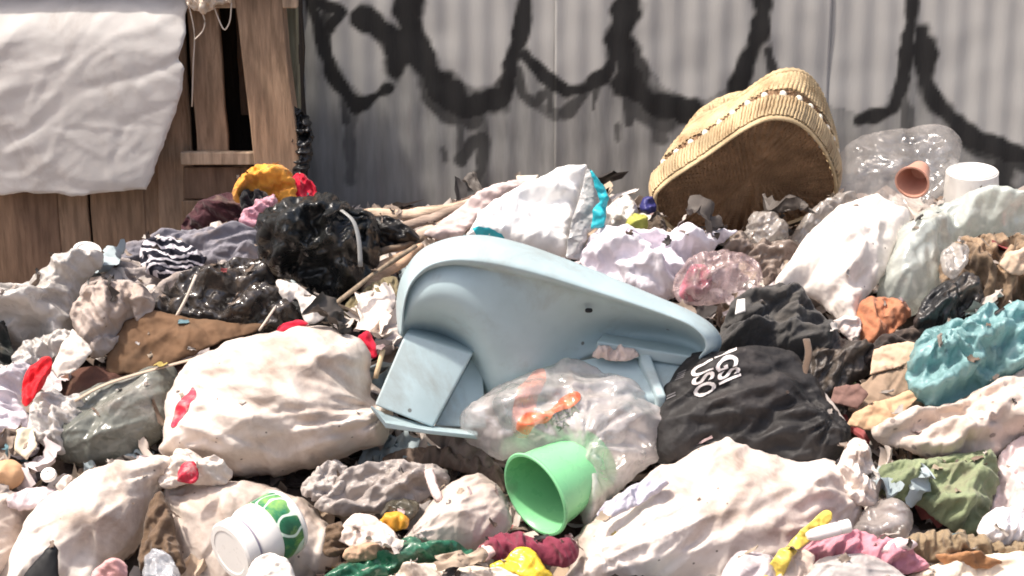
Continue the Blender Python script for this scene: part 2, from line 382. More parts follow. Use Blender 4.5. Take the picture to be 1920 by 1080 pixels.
# ------------------------------------------------------------------ materials
MATS = {}
def N(nt, t, **kw):
    n = nt.nodes.new(t)
    for k, v in kw.items(): setattr(n, k, v)
    return n
def mat(name, col, rough=.6, spec=.35, var=.12, dirt=None, bump=.3, bscale=60, crease=0, cscale=18, stretch=(1, 1, 1), trans=0, alpha=1.0,
        metal=0, sheen=0, specks=None, coat=0, edge=None, alpha_var=.25, weave=0):
    if name in MATS: return MATS[name]
    m = bpy.data.materials.new(name); m.use_nodes = True; nt = m.node_tree; L = nt.links
    bs = nt.nodes['Principled BSDF']; out = nt.nodes['Material Output']
    tc = N(nt, 'ShaderNodeTexCoord'); mp = N(nt, 'ShaderNodeMapping'); mp.inputs['Scale'].default_value = stretch
    L.new(tc.outputs['Object'], mp.inputs[0])
    def noise(scale, detail=4, typ='FBM', rough_=.55, dist=0):
        n = N(nt, 'ShaderNodeTexNoise'); n.noise_type = typ; n.inputs['Scale'].default_value = scale; n.inputs['Detail'].default_value = detail
        n.inputs['Roughness'].default_value = rough_; n.inputs['Distortion'].default_value = dist
        L.new(mp.outputs[0], n.inputs['Vector']); return n
    def mr(src, a, b, c, d):
        x = N(nt, 'ShaderNodeMapRange'); x.inputs[1].default_value = a; x.inputs[2].default_value = b; x.inputs[3].default_value = c; x.inputs[4].default_value = d
        L.new(src, x.inputs[0]); return x.outputs[0]
    def mix(fac, a, b):
        x = N(nt, 'ShaderNodeMix', data_type='RGBA'); L.new(fac, x.inputs[0])
        for s_, i in ((a, 6), (b, 7)):
            if isinstance(s_, tuple): x.inputs[i].default_value = (*s_, 1)
            else: L.new(s_, x.inputs[i])
        return x.outputs[2]
    c1 = tuple(min(1, c * (1 + var)) for c in col); c0 = tuple(c * (1 - var) for c in col)
    cur = mix(mr(noise(9, 5).outputs[0], .35, .65, 0, 1), c0, c1)
    if dirt:
        dc, dl, ds = dirt          # colour, level 0..1, scale
        cur = mix(mr(noise(ds, 7, rough_=.68, dist=.4).outputs[0], .64 - .34 * dl, .88 - .36 * dl, 0, .9), cur, dc)
    if specks:
        sc_, ss, lv = specks
        v = N(nt, 'ShaderNodeTexVoronoi'); v.inputs['Scale'].default_value = ss; L.new(mp.outputs[0], v.inputs['Vector'])
        cur = mix(mr(v.outputs['Distance'], lv, lv * 1.5, .8, 0), cur, sc_)
    if edge:
        ec, ew = edge
        an = N(nt, 'ShaderNodeAttribute'); an.attribute_name = 'edge'
        ad = N(nt, 'ShaderNodeMath', operation='ADD'); L.new(an.outputs['Fac'], ad.inputs[0]); L.new(mr(noise(30, 5).outputs[0], .3, .7, -ew * .8, ew * .8), ad.inputs[1])
        cur = mix(mr(ad.outputs[0], ew * .3, ew * 1.4, .95, 0), cur, ec)
    L.new(cur, bs.inputs['Base Color'])
    bs.inputs['Roughness'].default_value = rough; bs.inputs['Specular IOR Level'].default_value = spec; bs.inputs['Metallic'].default_value = metal
    L.new(mr(noise(25, 3).outputs[0], .3, .7, max(.03, rough - .12), min(1, rough + .12)), bs.inputs['Roughness'])
    if sheen: bs.inputs['Sheen Weight'].default_value = sheen
    if coat: bs.inputs['Coat Weight'].default_value = coat; bs.inputs['Coat Roughness'].default_value = .15
    nrm = None
    if crease:
        dn = noise(cscale * .8, 3); vm = N(nt, 'ShaderNodeVectorMath', operation='MULTIPLY_ADD'); L.new(dn.outputs['Color'], vm.inputs[0])
        vm.inputs[1].default_value = (1.1 / cscale,) * 3; L.new(mp.outputs[0], vm.inputs[2])
        for sc_, st_ in ((cscale, 1.0), (cscale * 2.6, .55)):
            v = N(nt, 'ShaderNodeTexVoronoi'); v.inputs['Scale'].default_value = sc_; v.inputs['Randomness'].default_value = 1
            L.new(vm.outputs[0], v.inputs['Vector'])
            b = N(nt, 'ShaderNodeBump'); b.inputs['Strength'].default_value = min(1, crease * st_); b.inputs['Distance'].default_value = .35 / sc_
            L.new(v.outputs['Distance'], b.inputs['Height'])
            if nrm: L.new(nrm, b.inputs['Normal'])
            nrm = b.outputs[0]
    if weave:
        for wi, dr in enumerate(('X', 'Y')):
            w = N(nt, 'ShaderNodeTexWave', bands_direction=dr); w.inputs['Scale'].default_value = weave; w.inputs['Distortion'].default_value = .6
            L.new(mp.outputs[0], w.inputs['Vector'])
            b = N(nt, 'ShaderNodeBump'); b.inputs['Strength'].default_value = .6; b.inputs['Distance'].default_value = .003
            L.new(w.outputs['Fac'], b.inputs['Height'])
            if nrm: L.new(nrm, b.inputs['Normal'])
            nrm = b.outputs[0]
    if bump:
        b = N(nt, 'ShaderNodeBump'); b.inputs['Strength'].default_value = bump; b.inputs['Distance'].default_value = .002
        L.new(noise(bscale, 6, rough_=.65).outputs[0], b.inputs['Height'])
        if nrm: L.new(nrm, b.inputs['Normal'])
        nrm = b.outputs[0]
    if nrm: L.new(nrm, bs.inputs['Normal'])
    shader = bs.outputs[0]
    if trans:
        t = N(nt, 'ShaderNodeBsdfTranslucent'); L.new(cur, t.inputs[0])
        if nrm: L.new(nrm, t.inputs['Normal'])
        x = N(nt, 'ShaderNodeMixShader'); x.inputs[0].default_value = trans
        L.new(shader, x.inputs[1]); L.new(t.outputs[0], x.inputs[2]); shader = x.outputs[0]
    if alpha < 1:
        t = N(nt, 'ShaderNodeBsdfTransparent'); x = N(nt, 'ShaderNodeMixShader')
        L.new(mr(noise(14, 5, dist=.8).outputs[0], .3, .7, max(.02, alpha - alpha_var), min(1, alpha + alpha_var)), x.inputs[0])
        L.new(t.outputs[0], x.inputs[1]); L.new(shader, x.inputs[2]); shader = x.outputs[0]
        gb = N(nt, 'ShaderNodeBsdfGlossy'); gb.inputs['Roughness'].default_value = .16; x = N(nt, 'ShaderNodeMixShader'); x.inputs[0].default_value = .07
        if nrm: L.new(nrm, gb.inputs['Normal'])
        L.new(shader, x.inputs[1]); L.new(gb.outputs[0], x.inputs[2]); shader = x.outputs[0]
    L.new(shader, out.inputs['Surface'])
    MATS[name] = m; return m

DUST = (.20, .15, .115)
def sackm(name, col=(.76, .67, .60), **k): return mat(name, col, **{**dict(rough=.62, spec=.25, var=.06, dirt=((.38, .29, .235), .56, 4.5), crease=.30, cscale=9, bump=.3, bscale=160, specks=((.10, .07, .06), 22, .05), trans=.06, weave=0), **k})
def clothm(name, col, **k): return mat(name, col, **{**dict(rough=.85, spec=.15, var=.16, dirt=(DUST, .30, 9), crease=.28, cscale=16, bump=.5, bscale=240, sheen=.12), **k})
def plasm(name, col, **k): return mat(name, col, **{**dict(rough=.28, spec=.5, var=.08, dirt=(DUST, .25, 10), crease=.5, cscale=14, bump=.15, bscale=50, trans=.08), **k})
def filmm(name, col, alpha, **k): return mat(name, col, **{**dict(rough=.18, spec=.6, var=.08, dirt=((.42, .36, .31), .3, 8), crease=.3, cscale=9, bump=.15, bscale=40, trans=.3, alpha=alpha), **k})
def woodm(name, col, **k): return mat(name, col, **{**dict(rough=.8, spec=.2, var=.28, dirt=((.10, .065, .04), .38, 5), bump=.6, bscale=40, stretch=(6, 6, .7)), **k})
def cardm(name, col, **k): return mat(name, col, **{**dict(rough=.85, spec=.12, var=.14, dirt=((.13, .09, .06), .34, 6), bump=.35, bscale=60), **k})

# ------------------------------------------------------------------ ground and mound
PY = np.arange(250, 1301, 10)
PZ = np.array([at(960, max(p, 425), pileY(max(p, 425))) for p in PY])[:, 1:]; PZ[PY < 425, 0] = np.linspace(6.4, 5.55, (PY < 425).sum())
_o = np.argsort(PZ[:, 0]); PYY, PZZ = PZ[_o, 0], PZ[_o, 1]
GZ = 0.22
def mound(x, y):
    x = np.asarray(x, float); y = np.asarray(y, float)
    z = np.interp(y, np.r_[2.9, 3.5, PYY], np.r_[GZ - .05, GZ + .03, PZZ])
    q = np.column_stack([x.ravel(), y.ravel()])
    n = .06 * perlin(p3(q * 2.3, 1), 5) + .035 * perlin(p3(q * 6, 2), 6) + .014 * perlin(p3(q * 17, 3), 7)
    sm = lambda t: np.clip(t, 0, 1) ** 2 * (3 - 2 * np.clip(t, 0, 1))
    dip = .24 * sm((-.80 - q[:, 0]) / .3) * sm((q[:, 1] - 4.75) / .4)
    return (z.ravel() - .075 + n - dip).reshape(x.shape)
def grid_obj(name, xs, ys, zf, m):
    X, Yg = np.meshgrid(xs, ys); Z = zf(X, Yg); V = np.column_stack([X.ravel(), Yg.ravel(), Z.ravel()]); w = len(xs)
    F = [(j * w + i, j * w + i + 1, (j + 1) * w + i + 1, (j + 1) * w + i) for j in range(len(ys) - 1) for i in range(w - 1)]
    return mesh_obj(name, V, F, m)
dirt_m = mat('trodden dirt', (.16, .125, .10), rough=.95, spec=.1, var=.3, dirt=((.07, .052, .042), .5, 5), bump=.8, bscale=35)
soil_m = mat('rotting soil', (.12, .09, .073), rough=.9, spec=.2, var=.4, dirt=((.19, .14, .11), .38, 9), bump=1, bscale=45, crease=.8, cscale=25)
tag(grid_obj('ground', np.r_[-120, -40, np.linspace(-9, 9, 60), 40, 120], np.r_[-120, -40, np.linspace(-6, 12, 60), 40, 160],
             lambda X, Y: GZ + .03 * perlin(p3(np.column_stack([X.ravel(), Y.ravel()]) * .8), 3).reshape(X.shape) - .03, dirt_m), kind='structure')
tag(grid_obj('rubbish_mound', np.linspace(-4.2, 4.2, 280), np.linspace(2.9, 6.3, 130), mound, soil_m), kind='structure')

# ------------------------------------------------------------------ corrugated fence with torn scorched skin
WY = 6.0
SOOT = [([(575, -20), (600, 60), (620, 130), (642, 168), (665, 200), (692, 190), (724, 168)], 13, 1), ([(590, 5), (640, 22), (618, 50)], 13, 1),
        ([(678, 32), (720, 55), (746, 72), (758, 105), (745, 120)], 24, 1), ([(765, -20), (772, 70), (795, 125), (830, 165), (880, 200), (925, 195)], 30, 1),
        ([(790, 120), (815, 190), (850, 215), (890, 220)], 22, .85), ([(985, -20), (976, 60), (958, 120), (948, 178), (905, 190)], 15, 1),
        ([(985, 105), (1020, 142), (1062, 170), (1102, 166), (1142, 132), (1155, 105)], 13, 1), ([(968, 130), (980, 180), (1005, 195), (1015, 180)], 12, .85),
        ([(1095, 178), (1062, 212)], 11, .8), ([(1187, -20), (1160, 60), (1164, 105), (1185, 160), (1225, 195), (1300, 215)], 27, 1),
        ([(1180, 150), (1200, 205), (1250, 235)], 22, .8), ([(1432, -20), (1424, 60), (1402, 110), (1386, 172)], 17, 1), ([(1440, 95), (1452, 150)], 10, .9),
        ([(1716, -20), (1704, 80), (1692, 150), (1672, 205), (1612, 226)], 14, 1), ([(1728, 60), (1740, 150), (1765, 200), (1805, 245), (1865, 278), (1960, 300)], 20, 1),
        ([(865, 300), (885, 270), (905, 262), (902, 320), (880, 350)], 14, .85), ([(655, 200), (658, 340)], 11, .55), ([(905, 210), (908, 385)], 12, .6),
        ([(1880, 320), (1868, 370)], 30, .9), ([(1700, 215), (1705, 260)], 12, .6), ([(1158, 235), (1158, 262)], 7, .7), ([(830, 280), (835, 300)], 7, .6),
        ([(735, 75), (742, 110)], 17, 1), ([(800, 130), (850, 190), (880, 205)], 26, .9), ([(1178, 110), (1205, 175), (1245, 210)], 26, .9), ([(1412, 85), (1398, 140)], 16, 1), ([(1790, 235), (1850, 285), (1930, 315)], 18, .9), ([(1860, 300), (1890, 370)], 22, .7), ([(612, 20), (606, 80)], 12, .9), ([(940, 165), (965, 110)], 12, .9),
        ([(640, 160), (648, 230)], 8, .8), ([(860, 200), (864, 290)], 9, .7), ([(1175, 130), (1180, 230)], 9, .8), ([(1030, 145), (1030, 205)], 7, .8), ([(1120, 150), (1112, 205)], 7, .8), ([(1690, 150), (1700, 260)], 8, .7),
        ([(1232, 215), (1240, 260)], 16, .7), ([(1010, 200), (1040, 215)], 10, .6)]
FL = [[(600, -250), (760, -250), (764, 15), (745, 58), (720, 58), (692, 45), (708, 78), (723, 112), (720, 158), (690, 188), (658, 158), (618, 95), (612, 40)],
      [(773, -250), (977, -250), (979, 40), (967, 90), (957, 125), (950, 165), (932, 178), (905, 174), (890, 183), (850, 163), (825, 138), (802, 95), (791, 55), (776, 25)],
      [(991, -250), (1177, -250), (1174, 20), (1155, 50), (1151, 90), (1138, 118), (1100, 150), (1085, 163), (1060, 158), (1030, 141), (1002, 113), (987, 85), (986, 40)],
      [(1191, -250), (1424, -250), (1427, 10), (1414, 60), (1395, 90), (1384, 120), (1365, 165), (1320, 190), (1290, 188), (1240, 157), (1202, 108), (1187, 60)],
      [(1441, -250), (1702, -250), (1707, 20), (1702, 70), (1689, 110), (1671, 170), (1658, 198), (1610, 212), (1560, 200), (1500, 182), (1457, 150), (1447, 100), (1441, 40)],
      [(1723, -250), (2300, -250), (2300, 330), (2100, 300), (1990, 290), (1920, 278), (1850, 259), (1792, 222), (1762, 187), (1737, 138), (1723, 60)]]
def fill_at(X, Z):
    w = np.column_stack([X, Z]); w = w + .006 * np.column_stack([perlin(p3(w * 18, 1), 71), perlin(p3(w * 18, 4), 72)]); r = np.zeros(len(X))
    for f in FL:
        q = np.array([at(px, py, WY)[[0, 2]] for px, py in f]); r = np.maximum(r, inside(w, q) * np.clip(.7 + seg_dist(w, q) / .04, 0, 1))
    return r
def soot_at(X, Z):
    d_out = np.zeros(len(X))
    w = np.column_stack([X, Z]); nz = perlin(p3(w * 11, 1), 77) * .55 + perlin(p3(w * 30, 2), 78) * .22
    for pts, wd, st in SOOT:
        q = np.array([at(px, py, WY)[[0, 2]] for px, py in pts]); rad = wd / 540.0
        best = np.full(len(X), 9.0)
        for a, b in zip(q[:-1], q[1:]):
            D = b - a; t = np.clip(((w - a) @ D) / (D @ D), 0, 1); best = np.minimum(best, np.linalg.norm(w - a - t[:, None] * D, axis=1))
        v = np.clip((1.05 - best / rad + nz * 1.3) * 2.6, 0, 1) * st
        d_out = np.maximum(d_out, v)
    return d_out
def wallmat(name, base, soot=True):
    m = mat(name, base, rough=.6, spec=.3, var=.10, dirt=((.24, .215, .21), .2, 3.0), bump=.25, bscale=30, stretch=(6, 6, .8))
    nt = m.node_tree; L = nt.links; bs = nt.nodes['Principled BSDF']; src = bs.inputs['Base Color'].links[0].from_socket
    an = N(nt, 'ShaderNodeAttribute'); an.attribute_name = 'soot'
    x = N(nt, 'ShaderNodeMix', data_type='RGBA'); L.new(an.outputs['Fac'], x.inputs[0])
    af = N(nt, 'ShaderNodeAttribute'); af.attribute_name = 'fill'; fm = N(nt, 'ShaderNodeMath', operation='MULTIPLY'); fm.inputs[1].default_value = .85; L.new(af.outputs['Fac'], fm.inputs[0])
    xf = N(nt, 'ShaderNodeMix', data_type='RGBA'); L.new(fm.outputs[0], xf.inputs[0]); L.new(src, xf.inputs[6]); xf.inputs[7].default_value = (.43, .415, .395, 1)
    L.new(xf.outputs[2], x.inputs[6]); x.inputs[7].default_value = (.016, .015, .015, 1)
    L.new(x.outputs[2], bs.inputs['Base Color'])
    y = N(nt, 'ShaderNodeMath', operation='MULTIPLY_ADD'); L.new(an.outputs['Fac'], y.inputs[0]); y.inputs[1].default_value = 0; y.inputs[2].default_value = 0
    L.new(y.outputs[0], bs.inputs['Metallic'])
    return m
steel = wallmat('weathered galvanised sheet', (.252, .246, .234)); steel2 = wallmat('weathered galvanised sheet, browner', (.24, .232, .22))
fence = tag(empty('metal_fence', (0, WY, GZ)), 'grey corrugated metal fence with black painted loops behind the rubbish', 'fence')
SW = .80
for k in range(-5, 5):
    x0 = k * SW + .13; x1 = x0 + SW + .04; vis = -3 <= k <= 2
    xs = np.arange(x0, x1, .0085 if vis else .019)
    zs = np.r_[np.linspace(0, .6, 5), np.arange(.64, 1.46, .0085) if vis else np.linspace(.65, 1.45, 6), np.linspace(1.5, 2.9, 12)]
    X, Z = np.meshgrid(xs, zs); f = X.ravel(); g = Z.ravel(); q = np.column_stack([f, g])
    yy = WY + .0023 * np.sin(f * 2 * math.pi / .072) + .012 * perlin(p3(q * 1.7, k), 31) + (.004 if k % 2 else 0) + .004 * perlin(p3(q * 9, k), 32)
    w = len(xs); V = np.column_stack([f, yy, g])
    F = [(j * w + i, j * w + i + 1, (j + 1) * w + i + 1, (j + 1) * w + i) for j in range(len(zs) - 1) for i in range(w - 1)]
    sh = mesh_obj('corrugated_sheet', V - np.array([0, WY, GZ]), F, steel if k % 2 else steel2, fence, attr={'soot': soot_at(f, g) if vis else np.zeros(len(f)), 'fill': fill_at(f, g) if vis else np.zeros(len(f))})
    md = sh.modifiers.new('thickness', 'SOLIDIFY'); md.thickness = .0015
# ------------------------------------------------------------------ wooden shed on the left with a tarpaulin over it
wood_a = woodm('weathered plank', (.29, .195, .13)); wood_b = woodm('grey brown plank', (.26, .17, .11)); wood_c = woodm('dark red brown plank', (.19, .12, .08))
wood_d = woodm('pale rail', (.42, .31, .22)); wood_shade = woodm('shade dark board', (.035, .027, .022)); wood_g = woodm('greenish post', (.20, .19, .13))  # near-black board: the shade inside the shed is put into its colour
SY = 5.62
shed = tag(empty('wooden_shed', at(250, 520, SY)), 'brown plank shed with open slatted side at the left against the fence', 'shed')
def board(name, px0, px1, py0, py1, Y, thk, m, lean=0.0, parent=shed):
    a, b = at(px0, py1, Y), at(px1, py0, Y); w, h = b[0] - a[0], b[2] - a[2]; nz = 14
    bm = bmesh.new(); bmesh.ops.create_cube(bm, size=1)
    for v in bm.verts: v.co = Vector((v.co.x * w, v.co.y * thk, v.co.z * h))
    bmesh.ops.subdivide_edges(bm, edges=[e for e in bm.edges if abs((e.verts[0].co - e.verts[1].co).z) > .5 * h] if h > w else [e for e in bm.edges if abs((e.verts[0].co - e.verts[1].co).x) > .5 * w], cuts=6)
    SEED[0] += 1
    for v in bm.verts:
        nn = perlin(np.array([[v.co.x * 9, v.co.z * 9, SEED[0]]]), 4)[0]
        v.co.x += .006 * nn + lean * v.co.z; v.co.y += .004 * nn
    bmesh.ops.bevel(bm, geom=[e for e in bm.edges if e.calc_face_angle(0) > 1], offset=.003, segments=1, affect='EDGES')
    me = bpy.data.meshes.new(name); bm.to_mesh(me); bm.free(); me.materials.append(m)
    o = bpy.data.objects.new(name, me); C.objects.link(o)
    o.location = ((a[0] + b[0]) / 2, Y, (a[2] + b[2]) / 2); adopt(o, parent); return o
for px0, px1, m, dy in ((-330, -240, wood_a, 0), (-236, -150, wood_c, .006), (-146, -70, wood_b, 0), (-66, -3, wood_c, .005), (0, 83, wood_c, 0), (86, 142, wood_a, .006), (182, 250, wood_b, .004), (253, 304, wood_b, .009), (307, 345, wood_a, 0)):
    board('plank', px0, px1, -35, 560, SY + dy, .022, m)
board('slat', 366, 412, -35, 296, SY - .02, .03, wood_a, lean=-.03)
board('slat', 450, 470, -35, 215, SY + .14, .02, wood_c, lean=-.02)
board('corner_post', 476, 546, -35, 420, SY - .03, .09, wood_a, lean=-.08)
board('side_post', 528, 556, -35, 420, SY + .08, .05, wood_g)
board('rail', 336, 560, -30, 14, SY - .055, .03, wood_d)
board('rail', 340, 488, 284, 308, SY - .045, .025, wood_d)
board('lower_board', 346, 500, 312, 372, SY - .01, .02, wood_c); board('lower_board', 346, 500, 375, 450, SY - .014, .02, wood_b)
board('added_dark_back', -340, 560, -35, 560, SY + .27, .015, wood_shade)  # added backing, coloured near-black for the shade inside
board('added_shade_roof', -345, 575, -48, -37, SY + .1, .42, wood_b)  # added roof above the view, blocks the sun to keep the inside dark
board('added_dark_side', 556, 561, -35, 420, SY + .17, .18, wood_shade)  # added side, near-black like the backing, shuts light out
tarp_m = mat('white woven tarpaulin', (.63, .60, .57), rough=.5, spec=.35, var=.05, dirt=((.40, .35, .31), .33, 4), crease=.07, cscale=8, bump=.15, bscale=120, trans=.12)
soft('tarpaulin', [(-180, -130), (335, -130), (346, -40), (347, 10), (342, 70), (334, 112), (346, 130), (332, 200), (302, 282), (276, 356), (215, 360), (150, 366), (90, 360), (20, 362), (-180, 370)],
     tarp_m, 'white wrinkled tarpaulin sheet hung over the front of the plank shed', 'tarpaulin', tilt=-3, Y=SY - .10, sheet=.0012, T=.012, amp=.7, kind='tarp', res=.0095, shape=lambda uv: -.62 * np.maximum(0, np.sqrt((uv[:, 1] - .47) ** 2 + .003) + uv[:, 1] - .47) * .5, smooth=False, ang=20, ragged=.004)
strm = mat('pale string', (.60, .52, .44), rough=.8)
for i, pts in enumerate(([(352, 0, SY - .09), (366, 60, SY - .085), (362, 120, SY - .08), (360, 200, SY - .08)], [(372, 8, SY - .09), (386, 40, SY - .09), (380, 60, SY - .09), (364, 75, SY - .09)],
                         [(400, 10, SY - .09), (420, 62, SY - .09), (432, 40, SY - .09), (434, 5, SY - .09)])):
    tag(tube('string', pxline(pts, 14), .0022, strm, seg=6), ['long pale string dangling down beside the tarpaulin edge', 'short looped pale string tied on the shed top rail next to the tarpaulin', 'pale string loop hanging across the dark shed opening'][i], 'string', 'strings on the shed rail')
soft('rag', [(348, -30), (430, -30), (432, 2), (408, 10), (392, 22), (372, 16), (350, 6)], clothm('cream rag', (.66, .56, .46)), 'cream rag bundled on the top rail of the shed', 'rag', tilt=0, Y=SY - .09, T=.03, kind='rag')
soft('black_sack', [(545, 212), (575, 218), (586, 250), (582, 310), (566, 348), (548, 345)], plasm('black film', (.012, .012, .013), rough=.35), 'black plastic sack hanging in the gap between shed post and metal fence', 'sack', tilt=0, Y=SY - .05, T=.04, kind='bag')

# ------------------------------------------------------------------ wicker basket
wick = mat('straw wicker', (.52, .39, .23), rough=.7, spec=.25, var=.28, dirt=((.22, .13, .06), .42, 14), bump=.5, bscale=120)
wick_d = mat('brown wicker base', (.27, .165, .095), rough=.8, spec=.2, var=.3, dirt=((.12, .07, .04), .40, 10), bump=.4, bscale=90, weave=34)
bone = mat('off white bead', (.72, .66, .55), rough=.5)
def make_basket():
    out = [(1230, 372), (1252, 343), (1330, 290), (1400, 242), (1450, 224), (1500, 236), (1542, 280), (1566, 338), (1558, 380), (1505, 410), (1430, 432), (1340, 442), (1280, 438), (1240, 408)]
    pl = Plane(1380, 440, 5.42, -33, 6)
    q = resample(crom(np.array([pl.uv(x, y) for x, y in out]), 8), .0033); c = q.mean(0); n = len(q)
    th = np.arange(n)
    root = tag(empty('wicker_basket', pl.world((c[0], 0, 0))), 'straw coloured wicker basket tipped over with its brown base facing forward', 'basket')
    def rings(name, spec, m, ribs, rib_amp, close=None, thick=0):
        V, F = [], []
        for j, (s, e, du, dv, ra) in enumerate(spec):
            rib = 1 + ra * rib_amp * np.where((np.arange(n) * ribs / n + .5 * (j % 2)) % 1 < .5, 1, -1) * np.abs(np.sin(np.arange(n) * ribs / n * 2 * math.pi))
            r = (q - c) * s * rib[:, None] + c
            wv = .016 * np.sin(np.arange(n) / n * 2 * math.pi * 3 + 1) * min(1, max(0, e - .06) / .1)
            V.append(np.column_stack([r[:, 0] + du, r[:, 1] + dv + wv, np.full(n, -e)]))
        for j in range(len(spec) - 1):
            for i in range(n): F.append((j * n + i, (j + 1) * n + i, (j + 1) * n + (i + 1) % n, j * n + (i + 1) % n))
        V = np.vstack(V)
        if close == 'first': F.append(tuple(range(n))[::-1][::-1])
        o = mesh_obj(name, V, F, m, None, True, pl.M()); adopt(o, root)
        if thick: md = o.modifiers.new('thickness', 'SOLIDIFY'); md.thickness = thick; md.offset = 0
        return o
    rings('base', [(max(.002, k), .014 - .010 * k + .0045 * (i % 2), 0, 0, .9 * k) for i, k in enumerate(np.linspace(0, .985, 44))], wick_d, 46, .018)
    rings('base_rim', [(.985, .004, 0, 0, 0), (1.0, -.004, 0, 0, .4), (1.02, .0, 0, 0, .6), (1.025, .008, 0, 0, .6), (1.01, .014, 0, 0, 0)], wick, 120, .008)
    WA = rings('wall', [(1.012 + .04 * k + .006 * math.sin(k * 28), .014 + .050 * k, .010 * k, .010 * k, 1) for k in np.linspace(0, 1, 14)], wick, 64, .022, thick=.004)
    GR = rings('groove', [(1.035, .062, .010, .010, 0), (.985, .067, .012, .011, 0), (.97, .092, .020, .016, 0), (1.0, .096, .022, .017, 0)], wick_d, 95, .0, thick=.003)
    UW = rings('upper_wall', [(.99 + .035 * math.sin(k * 3.14) - .155 * k, .095 + .085 * k, .022 + .036 * k, .017 + .019 * k, 1) for k in np.linspace(0, 1, 18)], wick, 54, .024, thick=.004)
    rings('rim', [(.82, .180, .058, .036, 0), (.86, .176, .058, .036, .5), (.875, .183, .058, .036, .5), (.86, .193, .058, .036, .5), (.82, .188, .058, .036, 0)], wick, 70, .012)
    def strands(name, par, e0, e1, s0, s1, o0, o1, step, rad):
        V, F = [], []; m = max(1, int(round(step / .0033))); sg = 6
        for i0 in range(0, n - m + 1, m):
            i = i0 + m // 2; rng = np.random.RandomState(i); jr = rng.uniform(.75, 1.2) * rad; je = rng.uniform(-.003, .003)
            tg = q[(i + 1) % n] - q[i - 1]; tg = tg / (np.linalg.norm(tg) + 1e-9); nr = np.array([tg[1], -tg[0]])
            if (q[i] - c) @ nr < 0: nr = -nr
            for j, k in enumerate(np.linspace(0, 1, 6)):
                sc_ = s0 + (s1 - s0) * k + .018 * math.sin(k * 3.14); e = e0 + (e1 - e0) * k + je; w2 = .016 * math.sin(i / n * 2 * math.pi * 3 + 1) * min(1, max(0, e - .06) / .1)
                p = (q[(i + int(round(k * 2))) % n] - c) * sc_ + c + np.array([o0[0] + (o1[0] - o0[0]) * k, o0[1] + (o1[1] - o0[1]) * k + w2])
                for a in range(sg):
                    th = 2 * math.pi * a / sg; d2 = tg * math.cos(th) * jr + nr * math.sin(th) * jr * .8
                    V.append((p[0] + d2[0], p[1] + d2[1], -e))
            b0 = len(V) - 6 * sg
            for j in range(5):
                for a in range(sg): F.append((b0 + j * sg + a, b0 + j * sg + (a + 1) % sg, b0 + (j + 1) * sg + (a + 1) % sg, b0 + (j + 1) * sg + a))
        o = mesh_obj(name, V, F, wick, None, True, pl.M()); adopt(o, par); o['kind'] = 'stuff'
    strands('wall_strands', WA, .012, .066, 1.025, 1.062, (0, 0), (.010, .010), .0115, .0052)
    strands('upper_wall_strands', UW, .096, .178, 1.005, .85, (.022, .017), (.058, .036), .0130, .0060)
    soft('folded_lobe', [(1286, 262), (1296, 222), (1338, 186), (1400, 170), (1452, 150), (1500, 134), (1520, 150), (1470, 190), (1400, 222), (1330, 262)], mat('straw wicker lobe', (.52, .39, .23), rough=.7, spec=.25, var=.28, dirt=((.22, .13, .06), .42, 14), bump=.5, bscale=120, weave=30), tilt=20, Y=5.50, T=.05, kind='sack', ang=80, amp=1.0, parent=root)
    bme = None
    for k in range(30):
        i = int(k * n / 30); p = (q[i] - c) * 1.012 + c
        if bme is None:
            bm = bmesh.new(); bmesh.ops.create_icosphere(bm, subdivisions=2, radius=.0100)
            for v in bm.verts: v.co.z *= 1.35
            bme = bpy.data.meshes.new('bead'); bm.to_mesh(bme); bm.free(); bme.materials.append(bone)
            bme.polygons.foreach_set('use_smooth', [True] * len(bme.polygons))
        b = bpy.data.objects.new('bead', bme); C.objects.link(b)
        b.matrix_world = pl.M() @ Matrix.Translation((p[0] + .016, p[1] + .013, -.079)); adopt(b, GR)
make_basket()

